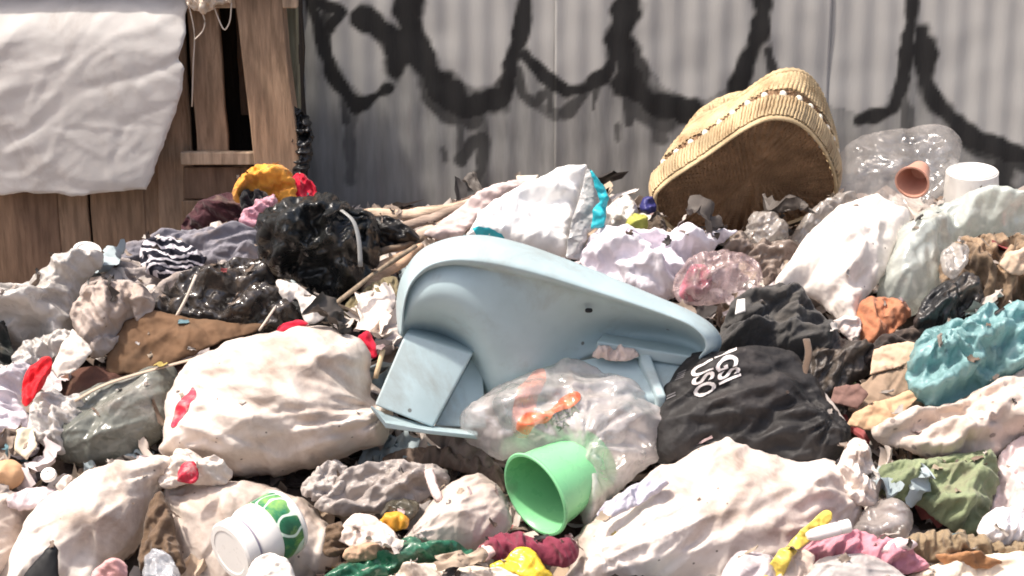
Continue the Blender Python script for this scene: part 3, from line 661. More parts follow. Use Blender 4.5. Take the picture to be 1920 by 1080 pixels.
# ------------------------------------------------------------------ blue moulded plastic chair on its side
blue = mat('pale blue moulded plastic', (.41, .515, .54), rough=.42, spec=.4, var=.06, dirt=((.25, .25, .23), .40, 4), bump=.06, bscale=30, specks=((.10, .09, .08), 12, .045))
def make_chair():
    outer = [(746, 625), (741, 565), (752, 515), (785, 467), (840, 445), (905, 438), (985, 457), (1062, 486), (1135, 514), (1222, 552), (1292, 580), (1338, 608), (1358, 640), (1340, 672)]
    inner = [(752, 628), (756, 572), (770, 528), (802, 498), (852, 487), (920, 494), (1000, 512), (1080, 537), (1160, 562), (1240, 588), (1298, 610), (1322, 634), (1324, 655), (1310, 672)]
    lower = [(754, 632), (764, 634), (792, 642), (836, 656), (888, 700), (925, 812), (985, 812), (1050, 720), (1105, 672), (1180, 657), (1250, 662), (1300, 670), (1310, 674), (1308, 680)]
    bulge = [.0, .022, .045, .058, .058, .040, .010, -.04, -.08, -.10, -.085, -.055, -.03, .0]      # out of the lip plane at mid height
    endw = [-.06, -.09, -.13, -.15, -.13, .0, .02, -.06, -.12, -.13, -.11, -.07, -.04, -.02]
    pl = Plane(1000, 826, 4.42, -12, 0)
    root = tag(empty('plastic_chair', pl.world((0, 0, -.05))), 'pale blue moulded plastic chair lying on its side in the middle of the pile', 'chair')
    def dense(a, m=7):
        a = np.array(a, float).reshape(len(a), -1); t = np.linspace(0, len(a) - 1, (len(a) - 1) * m + 1); L = np.arange(len(a))
        b = np.column_stack([np.interp(t, L, a[:, k]) for k in range(a.shape[1])])
        for _ in range(10): b[1:-1] = (b[:-2] + 2 * b[1:-1] + b[2:]) / 4
        return b
    O, I, Lw, Bu, Ew = dense(outer), dense(inner), dense(lower), dense(bulge)[:, 0], dense(endw)[:, 0]; n = len(O); rows = []
    def row(px, w): rows.append(np.array([[*pl.uv(p[0], p[1], ww), ww] for p, ww in zip(px, np.broadcast_to(w, n))]))
    row(O + (I - O) * .10, -.125); row(O + (I - O) * -.01, -.115); row(O, -.10)
    for k, w in ((.25, -.062), (.5, -.034), (.75, -.014), (.92, -.003), (1.0, -.002)): row(O + (I - O) * k, w)
    row(I + (Lw - I) * .03, -.012); row(I + (Lw - I) * .035, -.03)
    for k in np.linspace(.05, 1, 18):
        w = -.035 + Bu * np.sin(min(1, k * 1.15) * math.pi) * 1.0 + (Ew + .035) * k ** 2.2; row(I + (Lw - I) * k, w)
    F = [(j * n + i, (j + 1) * n + i, (j + 1) * n + i + 1, j * n + i + 1) for j in range(len(rows) - 1) for i in range(n - 1)]
    sh = mesh_obj('shell', np.vstack(rows), F, blue, None, True, pl.M()); adopt(sh, root)
    md = sh.modifiers.new('thickness', 'SOLIDIFY'); md.thickness = .005; md.offset = -1
    def P(px, py, w): a = pl.uv(px, py, w); return Vector((a[0], a[1], w))
    def block(name, quad, drop, bev=.006, push=0):
        bm = bmesh.new(); top = [bm.verts.new(v) for v in quad]; bot = [bm.verts.new(v + Vector(drop)) for v in quad]
        bm.faces.new(top); bm.faces.new(bot[::-1])
        for i in range(len(quad)): bm.faces.new((top[i], bot[i], bot[(i + 1) % len(quad)], top[(i + 1) % len(quad)]))
        bmesh.ops.recalc_face_normals(bm, faces=bm.faces)
        bmesh.ops.bevel(bm, geom=list(bm.edges), offset=bev, segments=3, affect='EDGES', profile=.6)
        me = bpy.data.meshes.new(name); bm.to_mesh(me); bm.free(); me.materials.append(blue)
        me.polygons.foreach_set('use_smooth', [True] * len(me.polygons))
        o = bpy.data.objects.new(name, me); C.objects.link(o); o.matrix_world = pl.M(); adopt(o, root); return o
    block('leg_panel', [P(702, 760, .105), P(812, 802, .105), P(886, 664, -.01), P(760, 624, -.01)], (0.012, -.03, -.10))
    block('leg_return', [P(814, 798, .07), P(912, 802, .05), P(905, 700, -.05), P(884, 668, -.07)], (.0, -.03, -.03), .005)
    block('base_lip', [P(694, 758, .125), P(724, 792, .13), P(806, 806, .13), P(896, 816, .10), P(896, 808, .05), P(806, 797, .09), P(720, 776, .10)], (0, -.012, 0), .003)
    block('foot_ledge', [P(1118, 640, -.07), P(1335, 674, -.04), P(1338, 658, -.10), P(1132, 624, -.13)], (0, -.03, 0))
    block('second_leg_panel', [P(1070, 676, -.06), P(1180, 745, .02), P(1262, 748, .02), P(1296, 682, -.06), P(1180, 655, -.10)], (0, -.05, 0), .01)
    block('leg_ridge', [P(1196, 664, -.062), P(1232, 744, .03), P(1250, 742, .03), P(1218, 660, -.062)], (0, -.05, 0), .006)
    hole = mat('hole shade dark', (.02, .022, .025), rough=.9)  # colour of a solid disc, painted dark as the shade in a hole
    lathe('dark_hole_disc', [(.001, .003), (.008, .003), (.009, 0), (.008, -.003), (.001, -.003)], pl.world(P(1104, 582, -.055)), pl.n + pl.v * -.9, hole, root, 24)
make_chair()

# ------------------------------------------------------------------ cups, jars, cans
green_p = mat('mint green plastic', (.26, .66, .33), rough=.3, spec=.45, var=.03, bump=.05, bscale=20, trans=.12, dirt=((.20, .36, .2), .38, 7))
def green_cup():
    ax = np.array([-.72, -.64, -.20]); ax /= np.linalg.norm(ax); c = at(1003, 928, 4.20); base = c - ax * .19
    R = .098
    root = tag(empty('plastic_cup', base), 'mint green plastic cup lying with its open mouth facing forward', 'cup')
    prof = [(.001, .006), (.070, .006), (.072, .0), (.076, .004)] + [(R * (.78 + .20 * k), .005 + .178 * k) for k in np.linspace(0, 1, 12)] + [(R + .003, .184), (R + .005, .188), (R + .003, .192), (R - .002, .192)] + [(R * (.95 - .20 * k), .186 - .172 * k) for k in np.linspace(0, 1, 12)] + [(.001, .012)]
    lathe('cup_wall', prof, base, ax, green_p, root, 72, wob=.012)
green_cup()
whitep = mat('white plastic', (.80, .77, .73), rough=.35, spec=.4, var=.03, bump=.08, dirt=((.5, .44, .38), .24, 12))
def tin():
    ax = np.array([-.66, -.66, -.16]); ax /= np.linalg.norm(ax); lid = at(430, 1036, 3.98); base = lid - ax * .165
    root = tag(empty('jar', base), 'white jar with white lid and green label lying at the bottom edge', 'jar')
    grn = mat('green printed label', (.03, .16, .075), rough=.35, spec=.45, var=.5, dirt=((.35, .55, .12), .42, 16), bump=.1)
    nt = grn.node_tree; wv = N(nt, 'ShaderNodeTexWave'); wv.inputs['Scale'].default_value = 9; wv.inputs['Distortion'].default_value = 22; wv.inputs['Detail'].default_value = 1.5
    tcn = N(nt, 'ShaderNodeTexCoord'); nt.links.new(tcn.outputs['Object'], wv.inputs['Vector']); rp = N(nt, 'ShaderNodeMapRange'); rp.inputs[1].default_value = .86; rp.inputs[2].default_value = .93
    nt.links.new(wv.outputs['Fac'], rp.inputs[0]); bsn = nt.nodes['Principled BSDF']; src = bsn.inputs['Base Color'].links[0].from_socket; mx = N(nt, 'ShaderNodeMix', data_type='RGBA')
    nt.links.new(rp.outputs[0], mx.inputs[0]); nt.links.new(src, mx.inputs[6]); mx.inputs[7].default_value = (.62, .74, .62, 1); nt.links.new(mx.outputs[2], bsn.inputs['Base Color'])
    gry = mat('grey lid seam', (.30, .27, .33), rough=.5)
    R = .074
    lathe('body', [(.001, .0), (R - .006, 0), (R, .006), (R, .012), (R - .002, .014), (R - .002, .07), (R, .074), (R - .001, .100), (R - .008, .116), (R - .014, .122), (R - .014, .128)], base, ax, whitep, root, 56)
    lathe('label', [(R - .0015, .016), (R + .0006, .017), (R + .0006, .069), (R - .0015, .070)], base, ax, grn, root, 56)
    lathe('lid_seam', [(R - .016, .122), (R - .010, .124), (R - .010, .130), (R - .016, .131)], base, ax, gry, root, 48)
    lathe('lid', [(R - .012, .129), (R - .006, .131), (R - .006, .160), (R - .010, .165), (R - .022, .1655), (R - .024, .164), (.001, .1638)], base, ax, whitep, root, 48)
tin()
def cupthing(name, px, py, Y, R, H, axis, m, label, cat, taper=.85, open_=False, lip=.003):
    ax = np.array(axis, float); ax /= np.linalg.norm(ax); b = at(px, py, Y)
    prof = [(.001, 0), (R * taper - .004, 0), (R * taper, .004)] + [(R * (taper + (1 - taper) * k), .004 + (H - .008) * k) for k in np.linspace(0, 1, 7)] + [(R + lip, H - .004), (R + lip, H)]
    prof += ([(R - .002, H), (R * taper - .003, .006), (.001, .006)] if open_ else [(R - .006, H + .001), (R - .010, H - .003), (.001, H - .003)])
    return tag(lathe(name, prof, b, ax, m, None, 40, wob=.01), label, cat)
cupthing('plastic_tub', 1820, 378, 5.40, .072, .092, (-.04, -.12, 1), whitep, 'white plastic tub standing upside down beside the clear bag at the back right', 'tub', taper=1.06, lip=-.004)
cupthing('paper_cup', 160, 496, 5.15, .034, .05, (.25, -.35, 1), whitep, 'small white paper cup sitting on the white bag below the shed', 'cup', taper=.82)
# ------------------------------------------------------------------ soft rubbish, back to front
orange_c = clothm('orange yellow cloth', (.80, .34, .055), var=.25); red_c = clothm('crimson cloth', (.52, .015, .04)); maroon = clothm('dark maroon cloth', (.06, .022, .028))
pinkc = clothm('dusty pink cloth', (.52, .27, .33)); blackb = plasm('black plastic bag film', (.016, .017, .017), rough=.32, dirt=((.10, .09, .08), .26, 10), trans=0)
soft('cloth_bundle', [(345, 432), (362, 392), (400, 368), (448, 362), (500, 372), (495, 402), (478, 428), (420, 440)], maroon, 'dark maroon cloth bundle against the lower shed boards', 'cloth', T=.06, Y=5.48, kind='cloth', tilt=25)
soft('red_cloth', [(548, 330), (572, 330), (590, 352), (596, 378), (570, 395), (545, 385)], red_c, 'crimson red cloth behind the black bag next to the orange cloth', 'cloth', T=.04, Y=5.45, kind='cloth', tilt=15)
soft('orange_cloth', [(436, 362), (452, 332), (480, 314), (512, 309), (540, 320), (553, 345), (552, 372), (528, 380), (500, 366), (470, 372), (446, 380)], orange_c, 'bright orange yellow crumpled cloth heaped beside the shed post', 'cloth', T=.06, Y=5.40, kind='rag', tilt=30)
soft('black_rag', [(452, 384), (462, 362), (490, 360), (505, 375), (492, 398), (466, 402)], clothm('black rag cloth', (.014, .014, .016)), 'small black rag tucked under the orange cloth', 'rag', T=.03, Y=5.34, kind='rag', tilt=30)
soft('pink_cloth', [(440, 428), (456, 402), (488, 376), (512, 370), (518, 382), (492, 408), (484, 428), (460, 436)], pinkc, 'dusty pink cloth strip left of the big black bag', 'cloth', T=.025, Y=5.28, kind='cloth', tilt=35)
soft('grey_shirt', [(190, 500), (235, 466), (300, 442), (380, 432), (470, 432), (492, 445), (492, 492), (430, 500), (340, 496), (260, 506)], clothm('blue grey shirt cloth', (.20, .19, .215)), 'blue grey shirt spread flat left of the black bag', 'shirt', T=.035, Y=5.16, kind='cloth', tilt=55, ang=10)
zeb = mat('black and white patterned cloth', (.02, .02, .025), rough=.85, spec=.15, var=.1, bump=.4, bscale=200)
_nt = zeb.node_tree; _w = N(_nt, 'ShaderNodeTexWave', wave_type='RINGS'); _w.inputs['Scale'].default_value = 14; _w.inputs['Distortion'].default_value = 14; _w.inputs['Detail'].default_value = 2
_tc = N(_nt, 'ShaderNodeTexCoord'); _nt.links.new(_tc.outputs['Object'], _w.inputs['Vector']); _r = N(_nt, 'ShaderNodeValToRGB'); _r.color_ramp.elements[0].position = .55; _r.color_ramp.elements[1].position = .7
_r.color_ramp.elements[0].color = (.02, .02, .03, 1); _r.color_ramp.elements[1].color = (.62, .58, .62, 1); _nt.links.new(_w.outputs['Fac'], _r.inputs[0]); _nt.links.new(_r.outputs[0], _nt.nodes['Principled BSDF'].inputs['Base Color'])
soft('patterned_cloth', [(262, 468), (282, 450), (312, 446), (350, 462), (386, 482), (376, 500), (340, 512), (304, 524), (272, 506)], zeb, 'black and white patterned cloth lying on the blue grey shirt', 'cloth', T=.03, Y=5.02, kind='cloth', tilt=50)
soft('grey_rag', [(150, 548), (178, 500), (222, 484), (272, 492), (306, 512), (382, 506), (416, 488), (424, 506), (360, 545), (300, 570), (220, 580), (160, 590)], clothm('beige grey rag', (.36, .315, .295)), 'beige grey rag strip under the patterned cloth', 'rag', T=.04, Y=4.97, kind='cloth', tilt=50, ang=20)
cuff = blackb
big_black = soft('black_bag', [(482, 440), (490, 402), (522, 380), (570, 370), (620, 370), (658, 392), (696, 402), (710, 436), (712, 490), (690, 528), (655, 560), (606, 552), (552, 524), (512, 512), (486, 478)],
     blackb, 'big black knotted plastic bag left of the blue plastic chair', 'bag', T=.15, Y=4.93, kind='bag', tilt=25, knots=[(700, 420, .02, 10, .12)], amp=1.15)
soft('black_shoe', [(686, 418), (712, 404), (748, 414), (784, 440), (780, 456), (740, 462), (700, 470), (688, 450)], mat('black leather', (.014, .013, .013), rough=.4), 'black shoe shaped scrap pointing right beside the big black bag', 'shoe', T=.045, Y=5.02, kind='cloth', amp=.4, tilt=30)
tag(tube('strap', pxline([(640, 394, 4.82), (664, 412, 4.79), (674, 450, 4.77), (676, 500, 4.76)], 12), [.006] * 12, mat('grey glint tube', (.30, .30, .29), rough=.4), flat=.3), 'thin grey glint tube put in as a highlight on the big black bag', 'strap')  # grey tube added as the pale highlight on the black bag
# wood scraps behind the blue chair
barks = [([(684, 394), (760, 392), (840, 384), (880, 372), (884, 384), (800, 408), (720, 412)], (.56, .42, .31), 5.30, 'pale split wood strip on top of the scrap wood heap behind the blue chair'),
         ([(752, 418), (820, 396), (890, 372), (930, 356), (934, 366), (880, 392), (800, 422), (765, 430)], (.34, .26, .21), 5.24, 'brown split wood strip reaching towards the white carton'),
         ([(770, 440), (830, 412), (900, 390), (905, 402), (850, 428), (790, 450)], (.50, .39, .31), 5.16, 'tan split wood strip touching the back rim of the blue chair'),
         ([(698, 502), (740, 478), (788, 458), (792, 470), (745, 498), (704, 518)], (.50, .33, .22), 4.96, 'orange brown bark strip left of the blue chair rim'),
         ([(676, 538), (720, 504), (768, 474), (772, 488), (726, 522), (690, 548)], (.46, .30, .20), 4.92, 'second orange brown bark strip under the first, left of the blue chair rim'),
         ([(690, 475), (740, 460), (790, 446), (792, 455), (742, 472), (694, 486)], (.20, .15, .11), 5.00, 'dark brown bark strip just under the black shoe scrap'),
         ([(800, 398), (870, 372), (940, 345), (944, 356), (880, 384), (812, 408)], (.14, .095, .08), 5.36, 'dark wet wood strip behind the tan strips by the fence')]
for i, (p, c, y, lb) in enumerate(barks):
    soft('wood_strip', p, woodm('split wood %d' % i, c, stretch=(1, 6, 6)), lb, 'wood', T=.012, Y=y, kind='flat', amp=1.5, tilt=45, group='split wood scraps')
soft('olive_sheet', [(636, 600), (660, 558), (700, 530), (742, 520), (752, 570), (750, 612), (722, 622), (690, 606), (660, 612)], clothm('olive sacking', (.20, .165, .095)), 'olive brown sacking between the black bag and the blue chair', 'sacking', T=.04, Y=4.80, kind='cloth', tilt=30)
tag(tube('stick', pxline([(606, 588, 4.70), (660, 545, 4.72), (720, 500, 4.8), (780, 462, 4.9)], 10), [.006] * 10, woodm('grey stick', (.27, .21, .15)), rough=.2), 'long thin grey brown stick slanting up to the left end of the blue chair', 'stick')
tag(tube('stick', pxline([(486, 620, 4.62), (500, 600, 4.62), (516, 576, 4.64)], 6), [.003] * 6, strm), 'short thin white stick left of the torn white paper', 'stick')
tag(tube('stick', pxline([(328, 598, 4.72), (350, 560, 4.72), (368, 515, 4.74)], 6), [.004] * 6, strm), 'thin pale stick lying across the shiny dark bag', 'stick')
tag(tube('stick', pxline([(704, 708, 4.44), (712, 680, 4.44), (718, 655, 4.45)], 6), [.006] * 6, woodm('fresh stick', (.68, .50, .32))), 'small fresh yellowish stick by the left corner of the blue chair', 'stick')
soft('torn_paper', [(516, 530), (530, 524), (560, 536), (590, 556), (615, 568), (612, 590), (590, 606), (570, 598), (556, 560), (536, 566)], sackm('torn white paper', (.70, .65, .61)), 'torn white paper scrap under the big black bag', 'paper', T=.01, sheet=.002, Y=4.72, kind='paper', tilt=35, amp=.7)
soft('dark_sheet', [(470, 640), (500, 590), (550, 548), (590, 560), (620, 600), (700, 608), (760, 620), (750, 660), (640, 660), (560, 640)], mat('charcoal scrap', (.03, .03, .03), rough=.7), 'charcoal plastic scrap under the torn white paper', 'plastic scrap', T=.03, Y=4.80, kind='bag', tilt=50)
# shiny dark bag, cardboard
soft('shiny_dark_bag', [(276, 592), (300, 556), (342, 528), (402, 498), (466, 486), (502, 500), (524, 545), (560, 585), (556, 612), (500, 622), (420, 616), (340, 604)],
     plasm('shiny brown black film', (.045, .038, .034), rough=.16, spec=.7, trans=0), 'shiny dark brown plastic bag on top of the brown cardboard', 'bag', T=.06, Y=4.74, kind='bag', tilt=45, ang=15)
soft('beige_bag', [(136, 592), (158, 552), (206, 530), (262, 534), (288, 560), (278, 590), (240, 612), (212, 650), (186, 670), (158, 660), (146, 630)], sackm('beige crumpled sack', (.44, .37, .33)), 'beige crumpled bag on the left end of the brown cardboard', 'bag', T=.06, Y=4.64, kind='bag', tilt=35)
card = cardm('brown cardboard', (.15, .088, .052)); card2 = cardm('red brown cardboard', (.11, .055, .042))
soft('cardboard', [(196, 692), (206, 650), (240, 612), (290, 590), (360, 604), (440, 612), (500, 612), (470, 630), (400, 655), (330, 684), (250, 698)], card, 'brown curved cardboard sheet under the shiny dark bag', 'cardboard', T=.012, sheet=.004, Y=4.62, kind='paper', amp=.35, tilt=48, bend=[(75, .022, 16, 0)], smooth=False)
soft('cardboard', [(100, 756), (112, 712), (150, 694), (220, 690), (300, 682), (390, 664), (396, 674), (320, 700), (240, 716), (170, 744), (136, 770)], card2, 'dark red brown cardboard flap below the brown cardboard', 'cardboard', T=.008, sheet=.004, Y=4.56, kind='paper', amp=.35, tilt=50, bend=[(75, .014, 20, 1)], smooth=False)
tag(tube('cardboard_edge_strip', pxline([(140, 752, 4.46), (190, 722, 4.48), (260, 700, 4.5), (360, 674, 4.54), (430, 655, 4.58)], 14), [.007] * 14, cardm('pale cut card', (.46, .36, .28)), flat=.4), 'pale curved card strip along the lower edge of the cardboard', 'card strip')
wfilm = plasm('milky white bag', (.62, .585, .55), rough=.35, trans=.2, dirt=((.34, .29, .25), .35, 8))
soft('white_bag', [(-60, 560), (0, 534), (58, 530), (98, 506), (140, 474), (182, 470), (192, 490), (166, 520), (146, 560), (144, 610), (120, 650), (70, 640), (30, 660), (0, 640), (-60, 650)], wfilm, 'milky white crumpled plastic bag at the left edge under the paper cup', 'bag', T=.09, Y=4.76, kind='bag', tilt=35, amp=1.2)
soft('white_bag_fold', [(20, 672), (40, 646), (84, 628), (128, 622), (142, 640), (112, 664), (70, 682), (34, 686)], wfilm, 'loose white plastic fold just below the milky white bag', 'bag', T=.035, Y=4.62, kind='bag', tilt=45)
soft('dark_cloth', [(-80, 620), (0, 600), (22, 650), (26, 690), (0, 706), (-80, 710)], clothm('black green cloth', (.025, .028, .025)), 'black cloth at the left picture edge below the white bag', 'cloth', T=.03, Y=4.62, kind='cloth')
soft('lilac_cloth', [(-70, 720), (0, 694), (46, 678), (60, 700), (44, 750), (64, 790), (70, 842), (40, 860), (0, 850), (-70, 860)], clothm('pale lilac cloth', (.58, .53, .57)), 'pale lilac cloth at the left edge beside the red cloth', 'cloth', T=.05, Y=4.44, kind='cloth')
soft('red_scrap', [(40, 748), (44, 712), (64, 684), (92, 668), (96, 690), (82, 722), (62, 750), (48, 762)], clothm('bright red cloth', (.62, .012, .02), rough=.5), 'bright red cloth strip on the pale lilac cloth', 'cloth', T=.012, sheet=.002, Y=4.40, kind='cloth', amp=.7, ang=65)
soft('white_carton_scrap', [(98, 690), (112, 655), (134, 618), (158, 645), (170, 660), (140, 690), (108, 712)], cardm('white card', (.66, .59, .53)), 'small white folded card scrap below the beige bag', 'card', T=.02, Y=4.54, kind='paper', amp=.5, smooth=False)
soft('cream_paper', [(30, 806), (62, 800), (72, 840), (50, 862), (32, 846)], cardm('cream card', (.74, .66, .50)), 'cream card piece at the lower end of the lilac cloth', 'card', T=.012, Y=4.34, kind='paper', smooth=False, amp=.3)
soft('frayed_white_bag', [(54, 790), (62, 752), (96, 728), (120, 742), (150, 740), (160, 770), (140, 810), (120, 850), (84, 838), (60, 815)], wfilm, 'frayed white plastic bag end left of the grey green bag', 'bag', T=.05, Y=4.40, kind='rag', amp=.8)
soft('grey_green_bag', [(100, 842), (108, 792), (150, 744), (220, 712), (300, 690), (336, 700), (332, 770), (316, 810), (260, 848), (190, 874), (130, 872)], plasm('grey green bag film', (.15, .155, .135), rough=.22, trans=0, dirt=((.30, .27, .24), .32, 7)), 'smooth grey green plastic bag under the cardboard strip', 'bag', T=.10, Y=4.42, kind='sack', amp=.8, ang=30)
# big sack
sk1 = sackm('cream white woven sack', (.72, .63, .565))
S1 = soft('white_sack', [(300, 852), (310, 800), (318, 745), (340, 694), (398, 652), (470, 632), (540, 616), (600, 612), (662, 626), (696, 668), (700, 748), (733, 766), (722, 822), (664, 850), (600, 872), (520, 892), (440, 896), (380, 882), (330, 868)],
     sk1, 'big stuffed cream white sack with red marks left of the blue chair', 'sack', T=.17, Y=4.38, kind='sack', tilt=24, ang=-12, knots=[(735, 775, .012, 14, .18), (330, 850, .012, 10, .14)], R=.14, res=.006, lines=[(728, 768, 470, 790, .014, .016), (726, 782, 480, 826, .016, .018), (720, 800, 500, 862, .016, .016), (722, 760, 560, 715, .014, .012), (700, 690, 722, 762, .010, .010), (330, 790, 470, 850, .014, .012), (345, 700, 430, 760, .014, .008), (640, 640, 560, 700, .014, .008)])
redp = mat('red paint print', (.58, .03, .06), rough=.5, var=.35, dirt=((.72, .45, .42), .45, 30))
decal(S1, 'red_mark', [(322, 800), (330, 765), (352, 738), (362, 726), (368, 742), (354, 762), (336, 792)], redp)
decal(S1, 'red_mark', [(336, 886), (350, 866), (372, 868), (376, 884), (356, 890)], redp)
soft('red_cloth_piece', [(520, 622), (548, 604), (574, 600), (582, 618), (552, 630)], red_c, 'small crimson cloth corner on top edge of the big cream sack', 'cloth', T=.012, Y=4.62, kind='cloth', amp=.4)
soft('red_cloth_piece', [(672, 632), (690, 620), (704, 636), (708, 662), (692, 668), (680, 652)], red_c, 'small crimson cloth corner between big cream sack and the blue chair', 'cloth', T=.015, Y=4.52, kind='cloth', amp=.4)
# lower left sacks
sk2 = sackm('bleached white sack', (.78, .70, .63)); sk3 = sackm('creased cream sack', (.70, .61, .545))
soft('white_sack', [(20, 1110), (36, 1020), (70, 952), (140, 902), (220, 868), (300, 856), (346, 872), (338, 900), (300, 918), (284, 952), (276, 1000), (246, 1040), (206, 1070), (190, 1120), (100, 1150)], sk2, 'bleached white sack in the lower left corner above the black flap', 'sack', T=.13, Y=4.10, kind='sack', tilt=34, ang=60, R=.14, res=.006, knots=[(330, 885, .014, 12, .14)], lines=[(330, 880, 180, 930, .014, .014), (325, 890, 200, 980, .014, .014), (290, 940, 220, 1040, .014, .012), (60, 1010, 160, 960, .014, .012)])
soft('white_sack', [(-120, 960), (-20, 938), (40, 934), (80, 946), (60, 990), (36, 1040), (0, 1080), (-60, 1110), (-120, 1100)], sk3, 'cream sack cut by the left picture edge beside the bleached sack', 'sack', T=.09, Y=4.12, kind='sack', tilt=48)
soft('white_sack', [(300, 960), (312, 918), (380, 902), (470, 906), (556, 930), (606, 966), (636, 1010), (640, 1060), (600, 1110), (480, 1130), (400, 1110), (350, 1080), (318, 1030)], sk3, 'creased cream sack behind the jar with the green label', 'sack', T=.12, Y=4.15, kind='sack', tilt=34, R=.13, knots=[(310, 940, .012, 9, .14)])
soft('sack_neck', [(300, 902), (318, 860), (346, 842), (380, 858), (420, 872), (432, 896), (400, 908), (352, 906), (320, 916)], sk3, 'gathered sack neck with red stripe below the big cream sack', 'sack neck', T=.05, Y=4.20, kind='cloth', tilt=40, ang=-15)
soft('red_strip', [(334, 902), (338, 874), (360, 868), (368, 886), (360, 904)], redp, 'red strip tied at the gathered sack neck', 'strip', T=.012, Y=4.13, kind='cloth', amp=.3, tilt=35)
soft('black_flap', [(20, 1110), (44, 1076), (76, 1040), (100, 1018), (110, 1030), (112, 1070), (116, 1110)], mat('black board', (.008, .008, .009), rough=.6), 'black flat board corner at the bottom left edge', 'board', T=.01, Y=3.94, kind='flat', tilt=25, smooth=False)
brn = clothm('brown wet rag', (.13, .085, .055)); tan = cardm('tan pulp', (.50, .36, .24))
soft('brown_rag', [(270, 1000), (282, 950), (300, 922), (318, 950), (330, 1010), (345, 1070), (300, 1080), (262, 1060)], brn, 'brown rag wedged between the two lower left sacks', 'rag', T=.03, Y=4.06, kind='rag', amp=.6)
soft('bread_lump', [(-14, 900), (-6, 872), (20, 862), (44, 878), (44, 902), (20, 918), (-6, 916)], mat('crust', (.60, .36, .20), rough=.8, var=.2, bump=.5), 'round orange brown crust at the left edge under the cream card', 'crust', T=.035, Y=4.26, kind='sack', amp=.5)
lathe_o = lathe('bottle_cap', [(.001, .006), (.007, .006), (.008, .010), (.016, .010), (.018, .006), (.018, 0), (.001, 0)], at(92, 892, 4.22), (-.1, -.6, .8), whitep, None, 28)
tag(lathe_o, 'round white ring cap lying in the dirt by the grey green bag', 'cap')
soft('paper_ball', [(106, 908), (120, 894), (136, 900), (128, 914), (112, 918)], sackm('paper bit'), 'little white paper bit right of the round white cap', 'paper', T=.015, Y=4.20, kind='rag', amp=.3)
soft('pink_wrapper', [(8, 940), (40, 920), (90, 910), (110, 925), (80, 950), (30, 955)], plasm('pinkish film', (.66, .55, .56)), 'pale pink wrapper above the left edge sack', 'wrapper', T=.02, Y=4.19, kind='bag', amp=.5)
soft('pink_scrap', [(176, 1090), (190, 1060), (216, 1048), (236, 1062), (232, 1090)], clothm('salmon pink cloth', (.66, .36, .35)), 'salmon pink cloth lump at the bottom below the bleached sack', 'cloth', T=.03, Y=3.98, kind='cloth', amp=.5)
soft('clear_bottle', [(272, 1090), (278, 1045), (294, 1032), (318, 1040), (334, 1070), (338, 1095), (300, 1110)], filmm('crushed clear bottle', (.66, .68, .72), .55), 'crushed clear plastic bottle at the bottom left of the jar', 'bottle', T=.035, Y=3.98, kind='bag', amp=.7)
soft('white_paper', [(462, 1110), (478, 1052), (500, 1038), (528, 1042), (548, 1070), (546, 1110)], cardm('white crumpled paper', (.78, .72, .66)), 'white crumpled paper in front of the jar with green label', 'paper', T=.02, Y=3.90, kind='paper', amp=.4, tilt=25)
# middle foreground
soft('fluffy_rag', [(566, 912), (590, 880), (618, 864), (646, 872), (652, 900), (636, 926), (600, 940), (575, 930)], clothm('fluffy grey stuffing', (.48, .43, .40), bump=1), 'fluffy grey stuffing below the right end of the big cream sack', 'stuffing', T=.04, Y=4.22, kind='rag')
soft('dirty_sheet', [(590, 950), (610, 922), (650, 890), (720, 872), (790, 874), (836, 884), (838, 912), (800, 936), (752, 966), (690, 962), (640, 968)], plasm('dirty grey film', (.36, .315, .29), rough=.45), 'dirty grey plastic sheet between the big cream sack and the green cup', 'plastic sheet', T=.035, Y=4.18, kind='cloth', ang=8, tilt=50)
soft('plastic_strip', [(796, 884), (812, 880), (822, 912), (830, 934), (816, 938), (804, 912)], plasm('pink white straw', (.70, .56, .53)), 'pinkish white plastic strip on the dirty grey sheet', 'strip', T=.008, Y=4.14, kind='flat', tilt=50)
soft('brown_card', [(720, 860), (760, 842), (800, 838), (880, 850), (940, 880), (946, 925), (900, 900), (840, 878), (760, 876)], cardm('muddy card', (.15, .11, .088)), 'muddy brown card under the front rim of the blue chair', 'card', T=.02, Y=4.32, kind='cloth', amp=.6, tilt=50)
soft('mud_scrap', [(800, 812), (860, 806), (900, 842), (940, 880), (948, 910), (900, 880), (850, 856)], clothm('muddy grey cloth', (.21, .165, .14)), 'muddy grey cloth strip under the clear bag with orange print', 'cloth', T=.02, Y=4.34, kind='cloth', amp=.6)
soft('beige_bag', [(754, 1020), (780, 984), (828, 922), (868, 902), (904, 894), (938, 916), (952, 952), (960, 988), (930, 1014), (890, 1036), (850, 1040), (800, 1032)], sackm('beige thin bag', (.62, .53, .475), trans=.12), 'beige thin plastic bag left of the green cup', 'bag', T=.075, Y=4.10, kind='sack', ang=35, knots=[(760, 1020, .010, 9, .12)], tilt=45)
soft('orange_peel', [(716, 984), (724, 966), (744, 960), (760, 972), (758, 988), (738, 996)], mat('orange peel', (.70, .33, .04), rough=.5), 'curled orange peel left of the beige thin bag', 'peel', T=.025, Y=4.10, kind='cloth', amp=.4)
soft('dark_foil', [(716, 968), (732, 944), (766, 938), (790, 950), (772, 974), (744, 978)], plasm('dark olive foil', (.09, .08, .06), rough=.3), 'dark olive foil wrapper above the orange peel', 'wrapper', T=.015, Y=4.14, kind='bag', amp=.4)
soft('pale_paper', [(640, 1010), (656, 970), (690, 964), (720, 984), (746, 1010), (720, 1026), (680, 1030)], cardm('pale pinkish paper', (.72, .60, .53)), 'pale crumpled paper with yellow tint left of the orange peel', 'paper', T=.02, Y=4.06, kind='paper', amp=.7)
